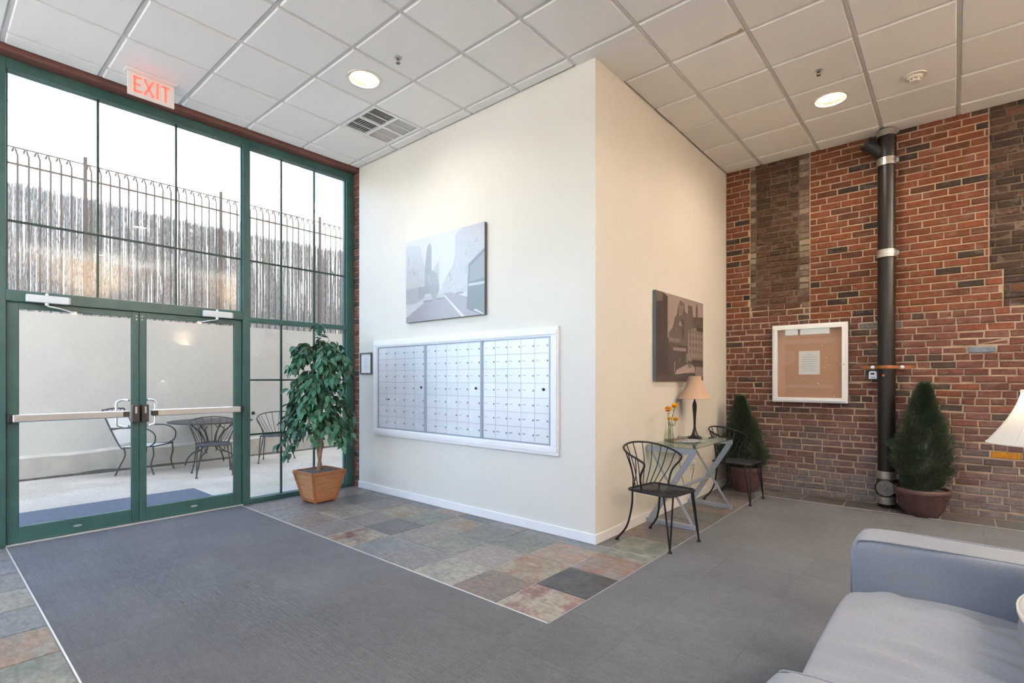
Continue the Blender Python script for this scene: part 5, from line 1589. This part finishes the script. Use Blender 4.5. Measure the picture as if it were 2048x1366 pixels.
# ------------------------------------------------------------------ courtyard
tag(MB().box(-9.6, WX - 0.10, -3.0, 11.0, -0.15, -0.004).build('floor_courtyard', M['concrete']), 'pale concrete courtyard paving outside the doors', 'paving', kind='structure')
tag(MB().box(-160, 120, -120, 160, -0.6, -0.16).build('ground', M['asphalt']), 'grey ground around the building', 'ground', kind='structure')
rr0 = random.Random(12)
cw = thing('wall_courtyard', 'cream rendered courtyard wall under the reed screen', 'wall', (-9.45, 4, 0), kind='structure')
MB().box(-0.6, 0.0, -7, 7, -0.15, 2.265).build('wall_body', M['stucco'], cw)
prof = []
n = 60
mb = MB(); top = []
for i in range(n + 1):
    y = -7 + 14 * i / n
    zt_ = 0.31 + 0.012 * math.sin(y * 2.3) + 0.010 * math.sin(y * 6.1 + 1)
    xo = 0.06 + 0.006 * math.sin(y * 3.3)
    top.append((y, zt_, xo))
vs_ = []; fs_ = []
for y, z, x in top: vs_ += [(x + 0.01, y, -0.05), (x, y, z - 0.02), (x - 0.03, y, z), (0.0, y, z + 0.015)]
for i in range(n):
    for k in range(3): fs_.append((i * 4 + k, (i + 1) * 4 + k, (i + 1) * 4 + k + 1, i * 4 + k + 1))
MB().add(vs_, fs_).build('plinth', M['plinth'], cw, fix=True)
dl = []; fl = []
for i in range(141):                                       # dirt and crumbled render along the foot of the wall
    y = -7 + 14 * i / 140
    w_ = 0.018 + 0.03 * max(0, math.sin(y * 5.1) * math.sin(y * 2.3 + 1)) + rr0.uniform(0, 0.012)
    dl += [(0.060, y, 0.004), (0.076 + w_, y, -0.0035), (0.062, y, 0.012 + w_ * .6)]
for i in range(140):
    for a_, c_ in ((0, 1), (1, 2)): fl.append((i * 3 + a_, i * 3 + 3 + a_, i * 3 + 3 + c_, i * 3 + c_))
MB().add(dl, fl).build('dirt_line', mat('dirt', (0.07, 0.06, 0.045), 0.95, var=0.4, vscale=20), cw, fix=True)
MB().lathe([(0.030, 0), (0.030, 0.012), (0.02, 0.012)], 16, (0.0, -0.063, 0.748), axis='X').build('drain_pipe', M['black'], cw)
# reed screen
rr = random.Random(4)
mb = MB()
for layer in range(2):
    y = -0.9
    while y < 9.2:
        w = rr.uniform(0.004, 0.009)
        z1 = 3.96 + rr.uniform(-0.03, 0.04) + 0.02 * math.sin(y * 1.3)
        x = -9.60 - layer * 0.02 + rr.uniform(-0.006, 0.006)
        lean = rr.uniform(-0.03, 0.03)
        ym = y + lean * .5 + rr.uniform(-.008, .008)
        z0 = 2.268
        zs_ = [z0, (z0 + z1) / 2, z1]; yy = [y, ym, y + lean]
        v = []
        for q in range(3):
            v += [(x, yy[q] - w, zs_[q]), (x + w * .8, yy[q], zs_[q]), (x, yy[q] + w, zs_[q])]
        mb.add(v, [(0, 1, 4, 3), (1, 2, 5, 4), (2, 0, 3, 5), (3, 4, 7, 6), (4, 5, 8, 7), (5, 3, 6, 8)])
        y += w * rr.uniform(1.2, 2.2)
for k in range(3200):                                      # loose twigs caught in the screen
    y = rr.uniform(-0.6, 9.1); z = 2.27 + 1.68 * rr.random(); L_ = rr.uniform(0.05, 0.20); a_ = rr.gauss(0, 0.16)
    z2 = min(z + L_ * math.cos(a_), 4.02); y2 = y + L_ * math.sin(a_); w = rr.uniform(0.0025, 0.006)
    x = -9.586 + rr.uniform(-0.004, 0.006)
    mb.add([(x, y - w, z), (x + w, y, z), (x, y + w, z), (x, y2 - w * .4, z2), (x + w * .5, y2, z2), (x, y2 + w * .4, z2)], [(0, 1, 4, 3), (1, 2, 5, 4), (2, 0, 3, 5)])
reed = mb.build('reed_screen', M['reed'], None, kind='stuff')
tag(reed, 'weathered reed screen fixed along the iron fence', 'reed screen')
# iron fence
f = thing('iron_fence', 'rusty iron picket fence with hooked tops above the courtyard wall', 'fence', (-9.55, 0, 2.265))
FT = 4.46 - 2.265
for k in range(-1, 5):
    y = 1.626 + 1.817 * k
    MB().box(-0.022, 0.022, y - 0.022, y + 0.022, 0, 4.565 - 2.265).build('post', M['fence'], f, bevel=0.003)
    y2 = y + 1.817
    MB().tube([(0, y + .022, FT), (0, y2 - .022, FT)], 0.010, 6).build('top_rail', M['fence'], f)
    MB().box(-0.012, 0.012, y + .022, y2 - .022, 4.225 - 2.265, 4.25 - 2.265).build('lower_rail', M['fence'], f)
pk = MB().tube([(0, 0, 0.0), (0, 0, FT - 0.10)] + [(0.0, 0.0 - 0.022 * math.sin(a_) , FT - 0.10 + 0.10 * a_ / 1.57) for a_ in (0.5, 1.0, 1.57)] + [(0.0, -0.045, FT - 0.03), (0, -0.055, FT - 0.07)], 0.012, 6).mesh('picket')
pk.materials.append(M['fence'])
y = -0.2
k = 0
while y < 8.9:
    near_post = any(abs(y - (1.626 + 1.817 * q)) < 0.045 for q in range(-1, 6))
    if not near_post: obj('picket', pk, None, f, loc=(0.014, y, 0))
    y += 0.1115
# far houses
def tower(name, label, x, y0, y1, h, depth, rows, cols, wsz):
    t = thing(name, label, 'building', (x, (y0 + y1) / 2, -0.16))
    MB().box(-depth, 0, -(y1 - y0) / 2, (y1 - y0) / 2, 0, h).build('walls', M['far_white'], t)
    MB().box(-depth - .2, 0.2, -(y1 - y0) / 2 - .2, (y1 - y0) / 2 + .2, h, h + 0.5).build('parapet', M['far_white'], t)
    wm = MB().box(0.0, 0.05, -wsz[0] / 2, wsz[0] / 2, 0, wsz[1]).mesh('window'); wm.materials.append(M['far_window'])
    for r in range(rows):
        for c in range(cols):
            obj('window', wm, None, t, loc=(0.001, -(y1 - y0) / 2 + (c + .5) * (y1 - y0) / cols, h - 3.0 - r * 3.6))
tower('tower_block', 'sunlit white tower block behind the reed screen', -48, 7.3, 24.5, 44, 14, 9, 6, (0.8, 1.4))
tower('low_building', 'low white building left of the tower, behind the fence', -44, -16, 6.9, 18.6, 12, 2, 6, (1.0, 1.3))
tower('low_building', 'low white building right of the tower, behind the fence', -36, 18.3, 44, 14.0, 8, 1, 6, (1.2, 0.3))
# mat and furniture outside
dm = MB().box(-0.60, 0.60, -1.1, 1.1, 0, 0.012)
o = dm.build('door_mat', M['mat'], None, bevel=0.004, loc=(-6.52, 1.16, -0.004)); tag(o, 'dark blue rubber mat outside the doors', 'door mat')
iron_chair('weathered iron chair facing the doors in front of the round table', (-7.98, 2.78, 0), R(-14), 'iron_out', 'wire-back iron chairs in the courtyard')
iron_chair('weathered iron chair by the courtyard wall, half behind the ficus', (-8.48, 3.90, 0), R(-35), 'iron_out', 'wire-back iron chairs in the courtyard')
t = thing('patio_table', 'round dark iron patio table with curled legs', 'table', (-8.86, 3.06, 0))
MB().lathe([(0.575, 0.680), (0.585, 0.685), (0.585, 0.698), (0.575, 0.702)], 48).build('table_top', M['iron_out'], t, smooth=True)
for k in range(4):
    a_ = PI / 4 + k * PI / 2
    c_, s_ = math.cos(a_), math.sin(a_)
    p = [(r * c_, r * s_, z) for r, z in ((0.36, 0.68), (0.27, 0.60), (0.16, 0.50), (0.10, 0.36), (0.16, 0.24), (0.28, 0.19), (0.36, 0.10), (0.40, 0.0))]
    MB().tube(spline(p, 5), 0.011, 8).build('leg', M['iron_out'], t, smooth=True)
    p = [(r * c_, r * s_, z) for r, z in ((0.13, 0.62), (0.20, 0.55), (0.14, 0.40), (0.20, 0.27), (0.13, 0.20))]
    MB().tube(spline(p, 5), 0.007, 6).build('leg_scroll', M['iron_out'], t, smooth=True)
MB().tube([(0.12 * math.cos(2 * PI * k / 24), 0.12 * math.sin(2 * PI * k / 24), 0.36) for k in range(24)], 0.008, 6, closed=True).build('ring', M['iron_out'], t, smooth=True)
# sprung armchair with mesh panels
t = thing('patio_armchair', 'high-backed iron armchair with mesh panels in the courtyard', 'chair', (-8.93, 2.20, 0), R(48))
mesh_m = mat('pale_mesh_panel', (0.50, 0.51, 0.50), 0.6, 0.2)
fr_ = spline([(0.26, -0.25, 0.40), (-0.10, -0.25, 0.385), (-0.20, -0.25, 0.42), (-0.40, -0.25, 0.86), (-0.42, -0.18, 0.92), (-0.42, 0.18, 0.92), (-0.40, 0.25, 0.86), (-0.20, 0.25, 0.42), (-0.10, 0.25, 0.385), (0.26, 0.25, 0.40)], 6)
MB().tube(fr_, 0.010, 8).build('back_frame', M['iron_out'], t, smooth=True)
MB().obox((-0.205, 0, 0.43), (-0.385, 0, 0.83), 0.48, 0.004, up=(0.9, 0, 0.4)).build('back_panel', mesh_m, t)
MB().box(-0.18, 0.25, -0.24, 0.24, 0.388, 0.393).build('seat_panel', mesh_m, t)
MB().tube([(-0.30, -0.25, 0.64), (-0.30, 0.25, 0.64)], 0.008, 6).build('cross_bar', M['iron_out'], t)
MB().tube([(0.26, -0.25, 0.40), (0.26, 0.25, 0.40)], 0.009, 6).build('cross_bar', M['iron_out'], t)
for k in range(4):
    y = -0.15 + 0.1 * k
    MB().tube(spline([(-0.405, y - .04, 0.86), (-0.412, y, 0.90), (-0.42, y + .03, 0.915)], 3), 0.005, 5).build('scroll', M['iron_out'], t)
for s in (-1, 1):
    p = spline([(-0.31, s * 0.27, 0.66), (-0.10, s * 0.29, 0.665), (0.14, s * 0.29, 0.66), (0.27, s * 0.28, 0.58), (0.27, s * 0.27, 0.46), (0.20, s * 0.26, 0.40)], 6)
    MB().tube(p, 0.010, 8).build('armrest', M['iron_out'], t, smooth=True)
    MB().tube(spline([(0.24, s * 0.255, 0.40), (0.25, s * 0.26, 0.28), (0.22, s * 0.265, 0.14), (0.26, s * 0.27, 0.0)], 6), 0.010, 8).build('leg', M['iron_out'], t, smooth=True)
    MB().tube(spline([(-0.14, s * 0.255, 0.395), (-0.12, s * 0.26, 0.28), (-0.18, s * 0.265, 0.14), (-0.24, s * 0.27, 0.0)], 6), 0.010, 8).build('leg', M['iron_out'], t, smooth=True)

# stain on a ceiling tile edge, dry leaf on the carpet
st = [(-1.46, 4.085), (-1.40, 4.075), (-1.36, 4.07), (-1.30, 4.062), (-1.25, 4.068), (-1.22, 4.045), (-1.206, 4.05), (-1.206, 4.092), (-1.46, 4.092)]
n_ = len(st)
MB().add([(x, y, CEIL - 0.0082) for x, y in st] + [(x, y, CEIL - 0.0088) for x, y in st], [tuple(range(n_)), tuple(range(2 * n_ - 1, n_ - 1, -1))] + [(k, (k + 1) % n_, n_ + (k + 1) % n_, n_ + k) for k in range(n_)]).build('water_stain', mat('water_stain', (0.50, 0.40, 0.27), 0.9, var=0.3, vscale=30), ceiling)
lv2, lf2 = bezier_leaf(0.030, 0.016)
o = MB().add([(x, y, z + 0.006) for x, y, z in lv2], lf2).build('dry_leaf', mat('dry_leaf', (0.12, 0.09, 0.03), 0.8), None, loc=(-3.55, 1.06, 0.0))
tag(o, 'tiny dry brown leaf lying on the grey carpet', 'leaf')
